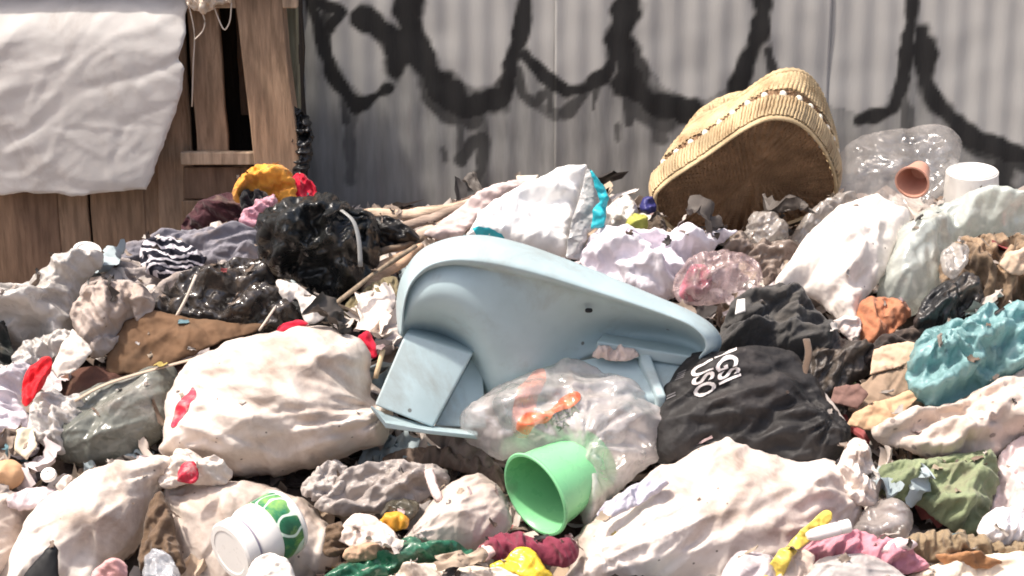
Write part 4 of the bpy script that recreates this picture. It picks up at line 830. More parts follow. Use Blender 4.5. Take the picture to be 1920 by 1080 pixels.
soft('brown_rag', [(610, 1030), (616, 990), (640, 980), (650, 1000), (648, 1034), (628, 1044)], brn, 'dark brown lump between creased cream sack and pale paper', 'rag', T=.03, Y=4.06, kind='rag', amp=.5)
soft('food_scraps', [(648, 1040), (660, 1020), (700, 1018), (720, 1030), (700, 1046), (664, 1052)], mat('tan food scraps', (.50, .33, .22), rough=.7, var=.4, bump=1), 'tan food scraps just above the dark green bag', 'food scraps', T=.02, Y=4.03, kind='rag', amp=.6)
soft('green_bag', [(580, 1110), (612, 1078), (660, 1052), (720, 1040), (756, 1020), (800, 1016), (884, 1034), (886, 1056), (830, 1060), (780, 1062), (740, 1082), (720, 1110)], plasm('dark green film', (.028, .13, .075), rough=.3, dirt=((.13, .16, .13), .3, 12)), 'dark green plastic bag along the bottom edge in the middle', 'bag', T=.035, Y=3.98, kind='cloth', ang=10, tilt=50)
soft('cream_wrapper', [(716, 1110), (740, 1076), (790, 1056), (850, 1058), (900, 1062), (950, 1068), (980, 1110)], plasm('cream wrapper film', (.74, .62, .52)), 'cream wrapper at the bottom edge below the dark green bag', 'wrapper', T=.03, Y=3.94, kind='cloth', tilt=50)
soft('pink_paper', [(882, 1050), (896, 1026), (918, 1014), (930, 1030), (914, 1050), (892, 1060)], cardm('pink paper', (.74, .52, .48)), 'small pink paper right of the dark green bag end', 'paper', T=.015, Y=4.02, kind='paper', amp=.4)
soft('maroon_cloth', [(896, 1040), (912, 1012), (950, 1000), (1010, 1010), (1070, 1012), (1084, 1040), (1060, 1064), (1000, 1050), (940, 1050)], clothm('maroon wrapper cloth', (.20, .035, .06)), 'maroon cloth lying under the green cup', 'cloth', T=.03, Y=4.03, kind='cloth', tilt=50)
soft('yellow_wrapper', [(916, 1060), (950, 1046), (980, 1024), (1000, 1030), (1020, 1056), (1034, 1082), (1000, 1090), (960, 1078)], plasm('yellow film', (.80, .56, .05)), 'bright yellow wrapper at the bottom below the green cup', 'wrapper', T=.02, Y=3.97, kind='paper', amp=.5, tilt=45)
# behind the blue chair: carton, cloths
def carton():
    wc = mat('white laminated carton', (.86, .84, .82), rough=.35, spec=.4, var=.02, crease=.15, cscale=8, bump=.05)
    gl = mat('shaded carton grey', (.42, .41, .40), rough=.35, spec=.6, var=.15, crease=.8, cscale=20)  # shade on the carton's end face is put into this grey
    tq = mat('turquoise print', (.03, .42, .50), rough=.35, var=.15)
    s = soft('carton', [(872, 440), (896, 400), (925, 374), (985, 346), (1040, 328), (1104, 318), (1096, 350), (1082, 392), (1070, 440), (1060, 484), (1010, 474), (940, 452)], wc, 'white crumpled carton with turquoise corners behind the blue chair', 'carton', T=.055, Y=5.02, kind='paper', amp=.7, tilt=40, yaw=18, smooth=False, R=.035)
    soft('carton_end', [(1100, 318), (1112, 322), (1128, 380), (1128, 420), (1100, 440), (1092, 490), (1060, 484), (1068, 430), (1084, 380)], gl, tilt=8, yaw=38, Y=5.0, T=.02, kind='paper', amp=.5, parent=s.o, smooth=False)
    soft('carton_flap', [(1106, 318), (1120, 330), (1146, 374), (1142, 398), (1132, 424), (1108, 430), (1112, 396), (1124, 378), (1112, 350)], tq, tilt=12, yaw=25, Y=4.98, T=.012, kind='paper', amp=.3, parent=s.o, smooth=False)
    decal(s, 'turquoise_print', [(884, 430), (900, 424), (930, 432), (948, 446), (925, 446), (900, 440)], tq)
carton()
soft('pink_paper_sheet', [(796, 440), (836, 410), (880, 374), (936, 348), (1004, 336), (1010, 350), (960, 366), (910, 396), (880, 430), (850, 448)], cardm('dusty pink card', (.58, .47, .45)), 'dusty pinkish card sheet behind the white carton', 'card', T=.015, Y=5.12, kind='cloth', amp=.5, tilt=48)
soft('cream_block', [(968, 350), (968, 329), (1010, 327), (1012, 346)], cardm('cream foam', (.74, .66, .55)), 'small cream foam block on the ridge beside the white carton', 'foam block', T=.025, Y=5.35, kind='flat', amp=.4, tilt=20, smooth=False, ragged=.001)
soft('white_bag_small', [(1134, 430), (1140, 394), (1160, 376), (1176, 366), (1190, 384), (1196, 410), (1180, 436), (1156, 440)], plasm('soft white film', (.74, .69, .64)), 'small white plastic bag between the carton and the basket', 'bag', T=.05, Y=5.20, kind='bag', tilt=25, amp=.7)
soft('yellow_green_fruit', [(1172, 426), (1184, 406), (1206, 404), (1216, 420), (1208, 436), (1184, 440)], mat('yellow green peel', (.42, .42, .09), rough=.5, var=.3), 'yellow green crumpled peel left of the basket', 'peel', T=.04, Y=5.14, kind='cloth', amp=.5, tilt=30)
soft('navy_scrap', [(1202, 396), (1206, 376), (1222, 372), (1230, 384), (1228, 400)], mat('navy plastic', (.04, .04, .16), rough=.4), 'small navy blue scrap touching the left side of the basket', 'scrap', T=.02, Y=5.22, kind='rag', amp=.5, tilt=20)
soft('brown_scrap', [(1196, 440), (1212, 412), (1236, 400), (1250, 430), (1240, 448), (1214, 452)], clothm('dark brown scrap', (.10, .075, .055)), 'dark brown scrap under the left end of the basket', 'scrap', T=.035, Y=5.18, kind='rag', amp=.6)
wl = clothm('white lavender cloth', (.76, .71, .76), dirt=((.55, .47, .52), .26, 9), var=.04)
soft('white_cloth', [(1090, 476), (1108, 444), (1140, 428), (1190, 434), (1250, 440), (1300, 436), (1376, 434), (1356, 456), (1326, 478), (1296, 506), (1276, 548), (1240, 566), (1190, 552), (1140, 520), (1104, 500)], wl, 'white lavender cloth heaped behind the right end of the blue chair', 'cloth', T=.09, Y=4.90, kind='cloth', tilt=38)
bott = filmm('pink tinted bottle plastic', (.62, .46, .46), .42, dirt=((.40, .32, .29), .4, 9))
pk = soft('pink_bottle', [(1262, 540), (1276, 504), (1310, 480), (1360, 470), (1412, 482), (1428, 512), (1414, 548), (1370, 566), (1310, 572), (1274, 566)], bott, 'crushed clear bottle with pink residue behind the blue chair end', 'bottle', T=.07, Y=4.78, kind='bag', amp=1.1, tilt=35, knots=[(1425, 515, .010, 9, .08)])
decal(pk, 'pink_residue', [(1274, 552), (1284, 514), (1312, 496), (1330, 506), (1334, 540), (1316, 560), (1290, 566)], mat('magenta residue', (.42, .13, .17), rough=.35, var=.35, alpha=.55, alpha_var=.45))
grey_film = filmm('dusty clear film', (.54, .49, .45), .62)
soft('crumpled_cup', [(1398, 448), (1404, 412), (1424, 396), (1452, 402), (1476, 420), (1474, 446), (1446, 462), (1414, 466)], grey_film, 'crumpled dusty clear cup under the right side of the basket', 'cup', T=.06, Y=5.08, kind='bag', tilt=25)
soft('dusty_film', [(1352, 478), (1366, 450), (1392, 436), (1418, 456), (1480, 450), (1500, 470), (1476, 510), (1440, 540), (1424, 510), (1390, 482)], plasm('brown dusty film', (.24, .19, .16)), 'brown dusty film around the crumpled clear cup', 'film', T=.04, Y=4.94, kind='rag', tilt=45, amp=.8)
# right back
soft('clear_bag', [(1560, 330), (1574, 290), (1604, 262), (1650, 246), (1712, 238), (1770, 234), (1800, 262), (1800, 300), (1782, 346), (1744, 384), (1690, 398), (1630, 388), (1580, 372)], filmm('clear bag film', (.80, .76, .74), .13, trans=.5, rough=.12, alpha_var=.22, crease=.6, cscale=12), 'puffy clear plastic bag right of the basket beside a salmon cup', 'bag', T=.12, Y=5.38, kind='film', tilt=20, amp=.6)
cupthing('broken_cup', 1726, 318, 5.28, .044, .085, (-.42, -.86, -.22), mat('salmon plastic', (.60, .30, .22), rough=.45, var=.15), 'salmon coloured open cup held by the clear bag right of the basket', 'cup', taper=.62, open_=True)
soft('crumpled_film', [(1480, 470), (1492, 430), (1530, 390), (1570, 368), (1602, 364), (1600, 384), (1560, 410), (1530, 446), (1504, 478)], grey_film, 'dusty clear film strip between basket and white sheet', 'film', T=.04, Y=5.12, kind='bag', amp=.7, tilt=40)
soft('white_sheet', [(1452, 538), (1478, 492), (1510, 450), (1556, 404), (1606, 382), (1662, 384), (1706, 404), (1694, 446), (1664, 496), (1632, 548), (1612, 580), (1612, 642), (1594, 636), (1572, 606), (1540, 566), (1500, 552)], sackm('blank white sheet', (.80, .72, .66), dirt=((.55, .46, .40), .25, 7)), 'large bright white sheet draped right of centre below the clear bag', 'sheet', T=.08, Y=4.70, kind='sack', amp=1.2, tilt=52, ang=60)
soft('fringed_rag', [(1562, 606), (1590, 592), (1616, 598), (1612, 630), (1602, 644), (1580, 628)], sackm('fringed white cloth', (.66, .56, .52)), 'fringed white cloth end below the large white sheet', 'cloth', T=.02, Y=4.64, kind='rag', amp=.6)
soft('pale_green_bag', [(1640, 556), (1658, 500), (1680, 448), (1716, 408), (1760, 388), (1820, 378), (1880, 382), (1960, 396), (1960, 436), (1880, 446), (1812, 446), (1782, 472), (1768, 520), (1752, 566), (1716, 584), (1670, 580)], filmm('pale green milky film', (.68, .72, .67), .8, rough=.3), 'milky pale green plastic bag below the white tub', 'bag', T=.11, Y=4.84, kind='film', tilt=48)
soft('terracotta_cloth', [(1606, 600), (1616, 566), (1650, 556), (1694, 564), (1706, 590), (1680, 620), (1656, 650), (1620, 652)], clothm('terracotta cloth', (.42, .17, .09)), 'terracotta orange cloth below the white sheet and pale green bag', 'cloth', T=.035, Y=4.66, kind='cloth', amp=.6)
leaf = clothm('dry brown leaves', (.25, .175, .115), var=.5, dirt=((.06, .042, .03), .45, 22))
soft('dry_rags', [(1760, 520), (1776, 470), (1820, 450), (1880, 446), (1980, 440), (1980, 580), (1900, 590), (1850, 580), (1800, 560)], leaf, 'mass of dry brown rags at the right edge above the teal bag', 'rags', T=.07, Y=4.78, kind='rag', amp=1.3)
soft('tan_paper', [(1876, 496), (1896, 472), (1960, 462), (1980, 500), (1910, 512)], cardm('tan paper', (.62, .46, .34)), 'tan paper scrap at the right edge on the brown rags', 'paper', T=.02, Y=4.72, kind='paper', amp=.5)
soft('plastic_scrap', [(1764, 510), (1770, 470), (1784, 452), (1812, 462), (1812, 500), (1790, 524)], filmm('clear scrap', (.62, .58, .54), .6), 'clear plastic scrap left of the brown rags', 'plastic scrap', T=.03, Y=4.70, kind='bag', amp=.6)
soft('black_cloth', [(1716, 612), (1734, 562), (1768, 530), (1816, 520), (1842, 540), (1836, 572), (1800, 596), (1760, 616)], plasm('black glossy cloth', (.022, .022, .023), rough=.38, trans=0), 'black glossy cloth above the teal bag', 'cloth', T=.05, Y=4.62, kind='cloth')
soft('dark_cloth', [(1610, 690), (1640, 646), (1690, 618), (1740, 606), (1760, 620), (1720, 650), (1660, 680)], clothm('brown black cloth', (.05, .038, .034)), 'brown black cloth strip under the terracotta cloth', 'cloth', T=.03, Y=4.58, kind='cloth')
soft('grey_jacket', [(1340, 660), (1360, 600), (1392, 556), (1440, 536), (1498, 544), (1530, 580), (1562, 612), (1580, 650), (1556, 690), (1500, 690), (1430, 680), (1370, 690)], clothm('charcoal jacket cloth', (.060, .057, .055), dirt=((.13, .115, .10), .33, 8)), 'charcoal grey jacket heaped right of the blue chair end', 'jacket', T=.10, Y=4.60, kind='cloth', tilt=42)
soft('white_tag', [(1378, 590), (1382, 562), (1397, 560), (1398, 584)], cardm('white tag', (.8, .76, .72)), 'tiny white tag on the left side of the charcoal jacket', 'tag', T=.002, sheet=.0015, Y=4.52, kind='flat', smooth=False, ragged=0)
tarp_d = plasm('dark brown film', (.045, .037, .032), rough=.5, trans=0)
soft('dark_sheet', [(1490, 770), (1500, 690), (1540, 640), (1600, 640), (1640, 660), (1632, 700), (1590, 730), (1570, 790)], tarp_d, 'dark brown folded sheet right of the lettered black bag', 'sheet', T=.05, Y=4.50, kind='cloth', ang=50)
tag(tube('strap', pxline([(1512, 636, 4.48), (1518, 662, 4.44), (1508, 700, 4.40), (1494, 735, 4.36), (1490, 768, 4.35)], 16), [.009] * 16, clothm('brown strap cloth', (.11, .075, .055)), flat=.35), 'brown strap running down between the jacket and the dark sheet', 'strap')
for i, (p, c, y, lb) in enumerate([([(1632, 700), (1640, 656), (1700, 640), (1730, 648), (1728, 670), (1680, 690)], (.60, .42, .30), 4.52, 'pale tan card left of the teal bag, topmost of three'),
                                   ([(1590, 770), (1600, 730), (1650, 700), (1720, 690), (1724, 720), (1670, 750), (1620, 780)], (.32, .23, .165), 4.46, 'brown card piece in the middle of the cards by the teal bag'),
                                   ([(1588, 800), (1600, 776), (1660, 750), (1720, 726), (1726, 740), (1690, 778), (1640, 806)], (.56, .37, .23), 4.40, 'orange tan card strip lowest of the cards by the teal bag'),
                                   ([(1556, 754), (1566, 728), (1610, 720), (1626, 740), (1606, 764)], (.22, .13, .11), 4.43, 'dark reddish card chip beside the cards and dark sheet'),
                                   ([(1524, 728), (1536, 724), (1566, 760), (1590, 800), (1576, 806), (1550, 776)], (.46, .40, .36), 4.38, 'narrow grey card strip at the right end of the lettered bag')]):
    soft('card_piece', p, cardm('card %d' % i, c), lb, 'card', T=.004, sheet=.004, Y=y, kind='paper', amp=.5, tilt=42, smooth=False, group='cards by the teal bag')
lb_m = plasm('matt black bag', (.026, .024, .024), rough=.62, spec=.3, trans=0, dirt=((.06, .052, .05), .3, 6), crease=.4)
LB = soft('lettered_black_bag', [(1226, 800), (1240, 752), (1262, 706), (1290, 672), (1350, 660), (1430, 654), (1486, 660), (1520, 706), (1560, 760), (1594, 806), (1590, 850), (1540, 876), (1440, 880), (1340, 872), (1250, 866), (1230, 836)], lb_m, 'black plastic bag with white lettering right of the clear bag', 'bag', T=.085, Y=4.27, kind='sack', tilt=42, amp=1.2, R=.14, knots=[(1560, 800, .016, 10, .16)])
ink = mat('white ink', (.78, .72, .70), rough=.5, var=.12)
ink2 = mat('faint grey ink', (.16, .15, .155), rough=.5, var=.3)
lettering(LB, 'lettering', 'IGSI', (1340, 672), (56, -22), (6, 30), ink); lettering(LB, 'lettering', 'USO', (1296, 690), (56, -22), (4, 30), ink)
lettering(LB, 'small_lettering', 'IIII', (1272, 700), (22, -9), (-6, 16), ink2); lettering(LB, 'small_lettering', 'II', (1250, 742), (24, -11), (0, 20), ink2)
teal = plasm('teal thin bag', (.30, .50, .51), rough=.36, dirt=((.16, .33, .34), .34, 14), trans=.35)
soft('teal_bag', [(1704, 720), (1706, 664), (1736, 626), (1770, 606), (1812, 602), (1836, 588), (1890, 580), (1990, 572), (1990, 690), (1920, 700), (1850, 722), (1800, 752), (1756, 770), (1730, 752)], teal, 'teal crumpled plastic bag at the right edge', 'bag', T=.10, Y=4.44, kind='rag', tilt=40, amp=1.0, ang=40, knots=[(1760, 640, .016, 12, .14), (1860, 700, .014, 10, .14)])
soft('printed_cloth', [(1640, 806), (1680, 782), (1740, 766), (1800, 752), (1860, 722), (1990, 676), (1990, 800), (1910, 820), (1860, 856), (1760, 862), (1690, 840), (1650, 826)], clothm('cream printed cloth', (.60, .50, .435), specks=((.16, .13, .12), 22, .12)), 'cream cloth with dark printed marks below the teal bag', 'cloth', T=.06, Y=4.32, kind='cloth', ang=20)
# front right
soft('white_sack', [(1064, 1120), (1066, 1060), (1086, 1006), (1140, 950), (1204, 896), (1270, 862), (1310, 836), (1350, 816), (1386, 830), (1430, 850), (1500, 858), (1564, 876), (1598, 920), (1616, 956), (1600, 1010), (1560, 1060), (1500, 1120), (1300, 1150)], sackm('pinkish white woven sack', (.75, .655, .60)), 'large pinkish white sack in the right foreground below the lettered bag', 'sack', T=.15, Y=4.08, kind='sack', tilt=38, ang=35, amp=.75, R=.2, res=.0065, knots=[(1080, 1060, .010, 14, .2), (1600, 950, .010, 12, .15)], lines=[(1090, 1060, 1330, 930, .010, .011), (1100, 1080, 1400, 960, .009, .010), (1120, 1090, 1460, 1000, .010, .010), (1210, 1090, 1330, 990, .009, .009), (1600, 940, 1440, 930, .014, .012), (1590, 980, 1420, 1010, .014, .012), (1350, 820, 1300, 930, .016, .012), (1560, 880, 1480, 960, .014, .012)])
soft('blue_grey_rag', [(1122, 966), (1140, 938), (1180, 914), (1230, 896), (1250, 908), (1216, 936), (1170, 956), (1136, 978)], clothm('pale blue grey cloth', (.50, .48, .55)), 'pale blue grey cloth strip on the upper left of the large pinkish sack', 'cloth', T=.014, Y=4.06, kind='cloth', amp=.5, tilt=44)
soft('white_tied_bag', [(1572, 900), (1580, 856), (1600, 824), (1620, 830), (1640, 868), (1650, 910), (1640, 946), (1604, 944)], sackm('white tied bag', (.76, .68, .62)), 'narrow white tied bag at the right shoulder of the large pinkish sack', 'bag', T=.05, Y=4.16, kind='bag', amp=.9, tilt=30, knots=[(1604, 826, .012, 9, .08)])
soft('green_cloth', [(1642, 930), (1648, 882), (1690, 864), (1750, 860), (1800, 850), (1856, 846), (1872, 880), (1862, 930), (1850, 990), (1810, 1002), (1760, 980), (1712, 944)], clothm('sage green cloth', (.215, .25, .145)), 'sage green crumpled cloth at the right', 'cloth', T=.07, Y=4.16, kind='rag', ang=25, amp=.9)
soft('pink_white_cloth', [(1850, 960), (1864, 900), (1880, 850), (1920, 816), (1990, 800), (1990, 990), (1920, 1010), (1870, 1000)], clothm('pinkish white cloth', (.66, .55, .54)), 'pinkish white cloth at the right edge beside the sage green cloth', 'cloth', T=.06, Y=4.18, kind='cloth', ang=70)
soft('white_crumple', [(1840, 1000), (1850, 966), (1880, 950), (1930, 960), (1960, 1000), (1900, 1020)], cardm('white tissue', (.80, .76, .76)), 'white crumpled tissue at the right edge below the pinkish cloth', 'tissue', T=.04, Y=4.08, kind='rag', amp=.6)
soft('clear_film_bag', [(1600, 1010), (1616, 966), (1650, 938), (1690, 940), (1712, 972), (1700, 1010), (1650, 1030)], filmm('clear dull film', (.56, .50, .47), .6), 'dull clear film bag left of the sage green cloth', 'bag', T=.05, Y=4.10, kind='film', amp=.6)
soft('brown_straw', [(1690, 1040), (1706, 1006), (1780, 996), (1860, 1010), (1960, 1020), (1960, 1060), (1860, 1060), (1760, 1056)], clothm('straw brown fibre', (.27, .20, .125), bump=1), 'straw brown fibre scraps under the sage green cloth', 'fibre', T=.04, Y=4.05, kind='rag', amp=.8)
soft('cream_paper', [(1690, 1110), (1720, 1070), (1790, 1050), (1870, 1040), (1980, 1030), (1980, 1120)], cardm('cream pale card', (.78, .66, .53)), 'cream paper in the bottom right corner', 'paper', T=.03, Y=3.98, kind='paper', amp=.7)
soft('rusty_twig_rag', [(1750, 1046), (1790, 1036), (1840, 1040), (1876, 1052), (1840, 1064), (1780, 1060)], clothm('rust brown cloth', (.34, .17, .08)), 'rust brown twisted rag above the bottom right paper', 'rag', T=.02, Y=4.01, kind='cloth', amp=.5, ang=0)
soft('yellow_strip', [(1432, 1090), (1446, 1056), (1480, 1020), (1514, 988), (1540, 960), (1558, 958), (1556, 976), (1520, 1012), (1486, 1044), (1460, 1090)], plasm('yellow strip plastic', (.78, .60, .12)), 'yellow plastic strip slanting on the large pinkish sack', 'strip', T=.003, sheet=.002, Y=3.93, kind='paper', amp=.9, tilt=44)
_tb = empty('plastic_tube', at(1512, 1006, 3.95)); tag(_tb, 'small white plastic tube beside the yellow strip', 'tube')
_ax = at(1594, 985, 3.97) - at(1512, 1006, 3.95); _ln = np.linalg.norm(_ax)
lathe('tube_body', [(.001, 0), (.009, .001), (.016, .012), (.019, .03), (.018, _ln * .72), (.014, _ln * .76)], at(1512, 1006, 3.95), _ax, mat('white tube plastic', (.82, .74, .73), rough=.3), _tb, 28, wob=.08, squash=.75)
lathe('tube_cap', [(.001, _ln * .76), (.0145, _ln * .76), (.0150, _ln * .78), (.0150, _ln * .98), (.013, _ln), (.001, _ln)], at(1512, 1006, 3.95), _ax, whitep, _tb, 28)
soft('pink_cloth', [(1500, 1050), (1530, 1010), (1590, 996), (1650, 1010), (1720, 1040), (1740, 1066), (1680, 1076), (1600, 1060)], clothm('rose pink cloth', (.56, .24, .29)), 'rose pink cloth below the white tube', 'cloth', T=.035, Y=3.99, kind='cloth')
soft('pink_paper_bit', [(1650, 1030), (1664, 1012), (1700, 1010), (1716, 1024), (1690, 1036)], cardm('pale pink paper', (.80, .64, .63)), 'pale pink paper bit on the rose pink cloth', 'paper', T=.014, Y=3.98, kind='paper', amp=.3)
soft('grey_sheet', [(1500, 1130), (1516, 1066), (1570, 1040), (1640, 1044), (1690, 1076), (1720, 1130)], plasm('light grey sheet', (.46, .42, .40), rough=.5), 'light grey plastic sheet at the bottom below the rose pink cloth', 'plastic sheet', T=.04, Y=3.92, kind='sack', amp=.7)
soft('pale_pink_bag', [(1340, 1140), (1362, 1060), (1390, 1034), (1430, 1040), (1456, 1060), (1450, 1140)], plasm('pale pink bag film', (.66, .57, .58), rough=.3), 'pale pink glossy bag at the bottom left of the yellow strip', 'bag', T=.05, Y=3.92, kind='sack', amp=.6)
soft('beige_paper', [(1450, 1100), (1470, 1056), (1510, 1030), (1530, 1044), (1510, 1080), (1490, 1110)], cardm('beige paper', (.58, .47, .40)), 'beige paper strip right of the yellow strip', 'paper', T=.014, Y=3.92, kind='paper', amp=.4)
soft('blossom_paper', [(1112, 668), (1124, 652), (1156, 648), (1186, 656), (1192, 668), (1170, 676), (1136, 674)], cardm('pinkish tissue', (.74, .60, .55)), 'small crumpled pinkish tissue inside the right end of the blue chair', 'tissue', T=.025, Y=4.42, kind='rag', amp=.5)
# clear bag with orange print, last
CB = soft('clear_print_bag', [(866, 806), (874, 770), (904, 742), (960, 712), (1020, 690), (1070, 676), (1130, 696), (1190, 720), (1236, 766), (1264, 808), (1246, 846), (1196, 892), (1156, 930), (1126, 976), (1098, 1000), (1080, 940), (1060, 880), (1000, 862), (940, 862), (900, 846)],
     filmm('clear white printed film', (.78, .71, .70), .52, alpha_var=.25, dirt=((.60, .52, .48), .2, 9)), 'translucent whitish bag with orange print partly covering the green cup', 'bag', T=.11, Y=4.20, kind='film', tilt=40, amp=.75, knots=[(1090, 870, .012, 12, .16)])
orp = mat('orange red print', (.80, .17, .06), rough=.4, var=.25, dirt=((.82, .48, .30), .40, 24), alpha=.8, alpha_var=.3)
fade = mat('faded salmon print', (.80, .40, .32), rough=.4, var=.1, alpha=.45, alpha_var=.4)
decal(CB, 'faded_print', [(962, 806), (964, 752), (984, 716), (1016, 696), (1024, 716), (1008, 750), (1004, 790), (986, 812)], fade)
decal(CB, 'orange_print', [(968, 804), (974, 786), (992, 774), (1014, 774), (1034, 768), (1052, 748), (1072, 736), (1088, 740), (1084, 756), (1064, 768), (1040, 776), (1030, 790), (1006, 796), (990, 808)], orp, eps=.004)
inkg = mat('grey green print', (.20, .22, .18), rough=.5, var=.3)
lettering(CB, 'print_lettering', 'FRESA', (1022, 804), (-8, -22), (24, -12), inkg)
lettering(CB, 'print_lettering', 'SA', (1046, 808), (-6, -16), (20, -8), inkg)

# ------------------------------------------------------------------ loose litter over the mound
def litter(n=9000):
    rng = np.random.RandomState(9); V, F, COL = [], [], []
    pal = np.array([(.66, .58, .52), (.50, .42, .36), (.30, .22, .16), (.12, .09, .07), (.05, .042, .038), (.38, .28, .2), (.62, .55, .53), (.22, .17, .14), (.45, .14, .13), (.12, .2, .24), (.5, .42, .18), (.1, .17, .09)])
    pr = np.array([.14, .12, .16, .17, .14, .08, .08, .12, .02, .015, .015, .02]); pr /= pr.sum()
    xs = rng.uniform(-3.9, 3.9, n); ys = rng.uniform(3.2, 5.95, n)
    keep = (np.abs(xs) < 1.7) | (rng.rand(n) < .8); xs, ys = xs[keep], ys[keep]; zs = mound(xs, ys); k = 5
    g = np.array([(i, j) for j in np.linspace(-1, 1, k) for i in np.linspace(-1, 1, k)])
    for x, y, z in zip(xs, ys, zs):
        s = np.exp(rng.normal(-3.85, .5)); a = min(2.5, np.exp(abs(rng.normal(0, .6)))); out = abs(x) > 1.6
        if out: s *= 1.5
        q = g * np.array([s * a, s / a ** .5]) * (1 + .12 * rng.normal(size=g.shape))
        w = s * (.22 * rng.normal(size=len(g)) + .35 * np.sin(g[:, 0] * 2 + rng.rand() * 6))
        P = np.column_stack([q, w]); ax = rng.normal(size=3); ax /= np.linalg.norm(ax)
        R = np.array(Matrix.Rotation(rng.uniform(-.9, .9), 3, Vector(ax))) @ np.array(Matrix.Rotation(rng.uniform(0, 6.3), 3, 'Z'))
        P = P @ R.T + np.array([x, y, z + .010])
        b = len(V) * k * k; V.append(P)
        for j in range(k - 1):
            for i in range(k - 1): F.append((b + j * k + i, b + j * k + i + 1, b + (j + 1) * k + i + 1, b + (j + 1) * k + i))
        c = pal[rng.choice(len(pal), p=pr)] * rng.uniform(.7, 1.2); COL.append(np.tile(np.r_[c, 1], (k * k, 1)))
    m = mat('mixed litter', (.4, .35, .3), rough=.6, bump=.4, bscale=80)
    nt = m.node_tree; an = N(nt, 'ShaderNodeAttribute'); an.attribute_name = 'tint'; nt.links.new(an.outputs['Color'], nt.nodes['Principled BSDF'].inputs['Base Color'])
    o = mesh_obj('loose_litter', np.vstack(V), F, m, smooth=True)
    a = o.data.color_attributes.new('tint', 'FLOAT_COLOR', 'POINT'); a.data.foreach_set('color', np.vstack(COL).astype(np.float32).ravel())
    tag(o, 'small mixed scraps of paper, plastic and card covering the mound', 'litter', kind='stuff')
litter()

# ------------------------------------------------------------------ the heap goes on beyond the picture edges
def heap_beyond():
    rng = np.random.RandomState(5); bm = bmesh.new(); bmesh.ops.create_icosphere(bm, subdivisions=4, radius=1)
    S = np.array([v.co[:] for v in bm.verts]); T = [tuple(v.index for v in f.verts) for f in bm.faces]; bm.free(); V, F, COL = [], [], []
    pal = [(.70, .62, .56), (.62, .55, .50), (.55, .52, .55), (.03, .03, .03), (.16, .15, .13), (.22, .13, .08), (.18, .36, .38), (.40, .34, .30), (.5, .12, .12), (.74, .68, .63)]
    for _ in range(400):
        y = rng.uniform(3.6, 5.6); edge = y * .262 + .16; x = rng.choice([-1, 1]) * (edge + abs(rng.normal(0, .9)))
        if abs(x) > 3.8 or (x < 0 and y > 5.3): continue
        sz = rng.uniform(.05, .17); sc_ = np.array([sz * rng.uniform(.8, 1.6), sz * rng.uniform(.8, 1.3), sz * rng.uniform(.3, .6)])
        if abs(x) - sc_[0] < edge - .1: continue
        sd = int(rng.randint(1e5)); P = S * sc_
        r = 1 + .30 * perlin(P / sz * 1.1, sd) + .20 * (1 - 3 * np.abs(perlin(P / sz * 1.7 * np.array([1, 2.2, 1]), sd + 1))) + .09 * (1 - 3 * np.abs(perlin(P / sz * 4.0 * np.array([1, 2, 1]), sd + 2)))
        P = P * r[:, None]; R = np.array(Matrix.Rotation(rng.uniform(0, 6.3), 3, 'Z')) @ np.array(Matrix.Rotation(rng.uniform(-.5, .5), 3, 'X')); P = P @ R.T
        P = P + np.array([x, y, float(mound(np.array([x]), np.array([y]))[0]) + sc_[2] * .45])
        b = len(V) * len(S); V.append(P); F += [(a + b, c + b, d + b) for a, c, d in T]
        COL.append(np.tile(np.r_[np.array(pal[rng.randint(len(pal))]) * rng.uniform(.8, 1.1), 1], (len(S), 1)))
    m = mat('bagged rubbish beyond', (.5, .45, .4), rough=.5, crease=.4, cscale=12, bump=.2)
    nt = m.node_tree; an = N(nt, 'ShaderNodeAttribute'); an.attribute_name = 'tint'; nt.links.new(an.outputs['Color'], nt.nodes['Principled BSDF'].inputs['Base Color'])
    o = mesh_obj('bagged_rubbish', np.vstack(V), F, m)
    a = o.data.color_attributes.new('tint', 'FLOAT_COLOR', 'POINT'); a.data.foreach_set('color', np.vstack(COL).astype(np.float32).ravel())
    tag(o, 'jumbled bags and rags carrying the heap on past the picture edges', 'rubbish', kind='stuff')
heap_beyond()

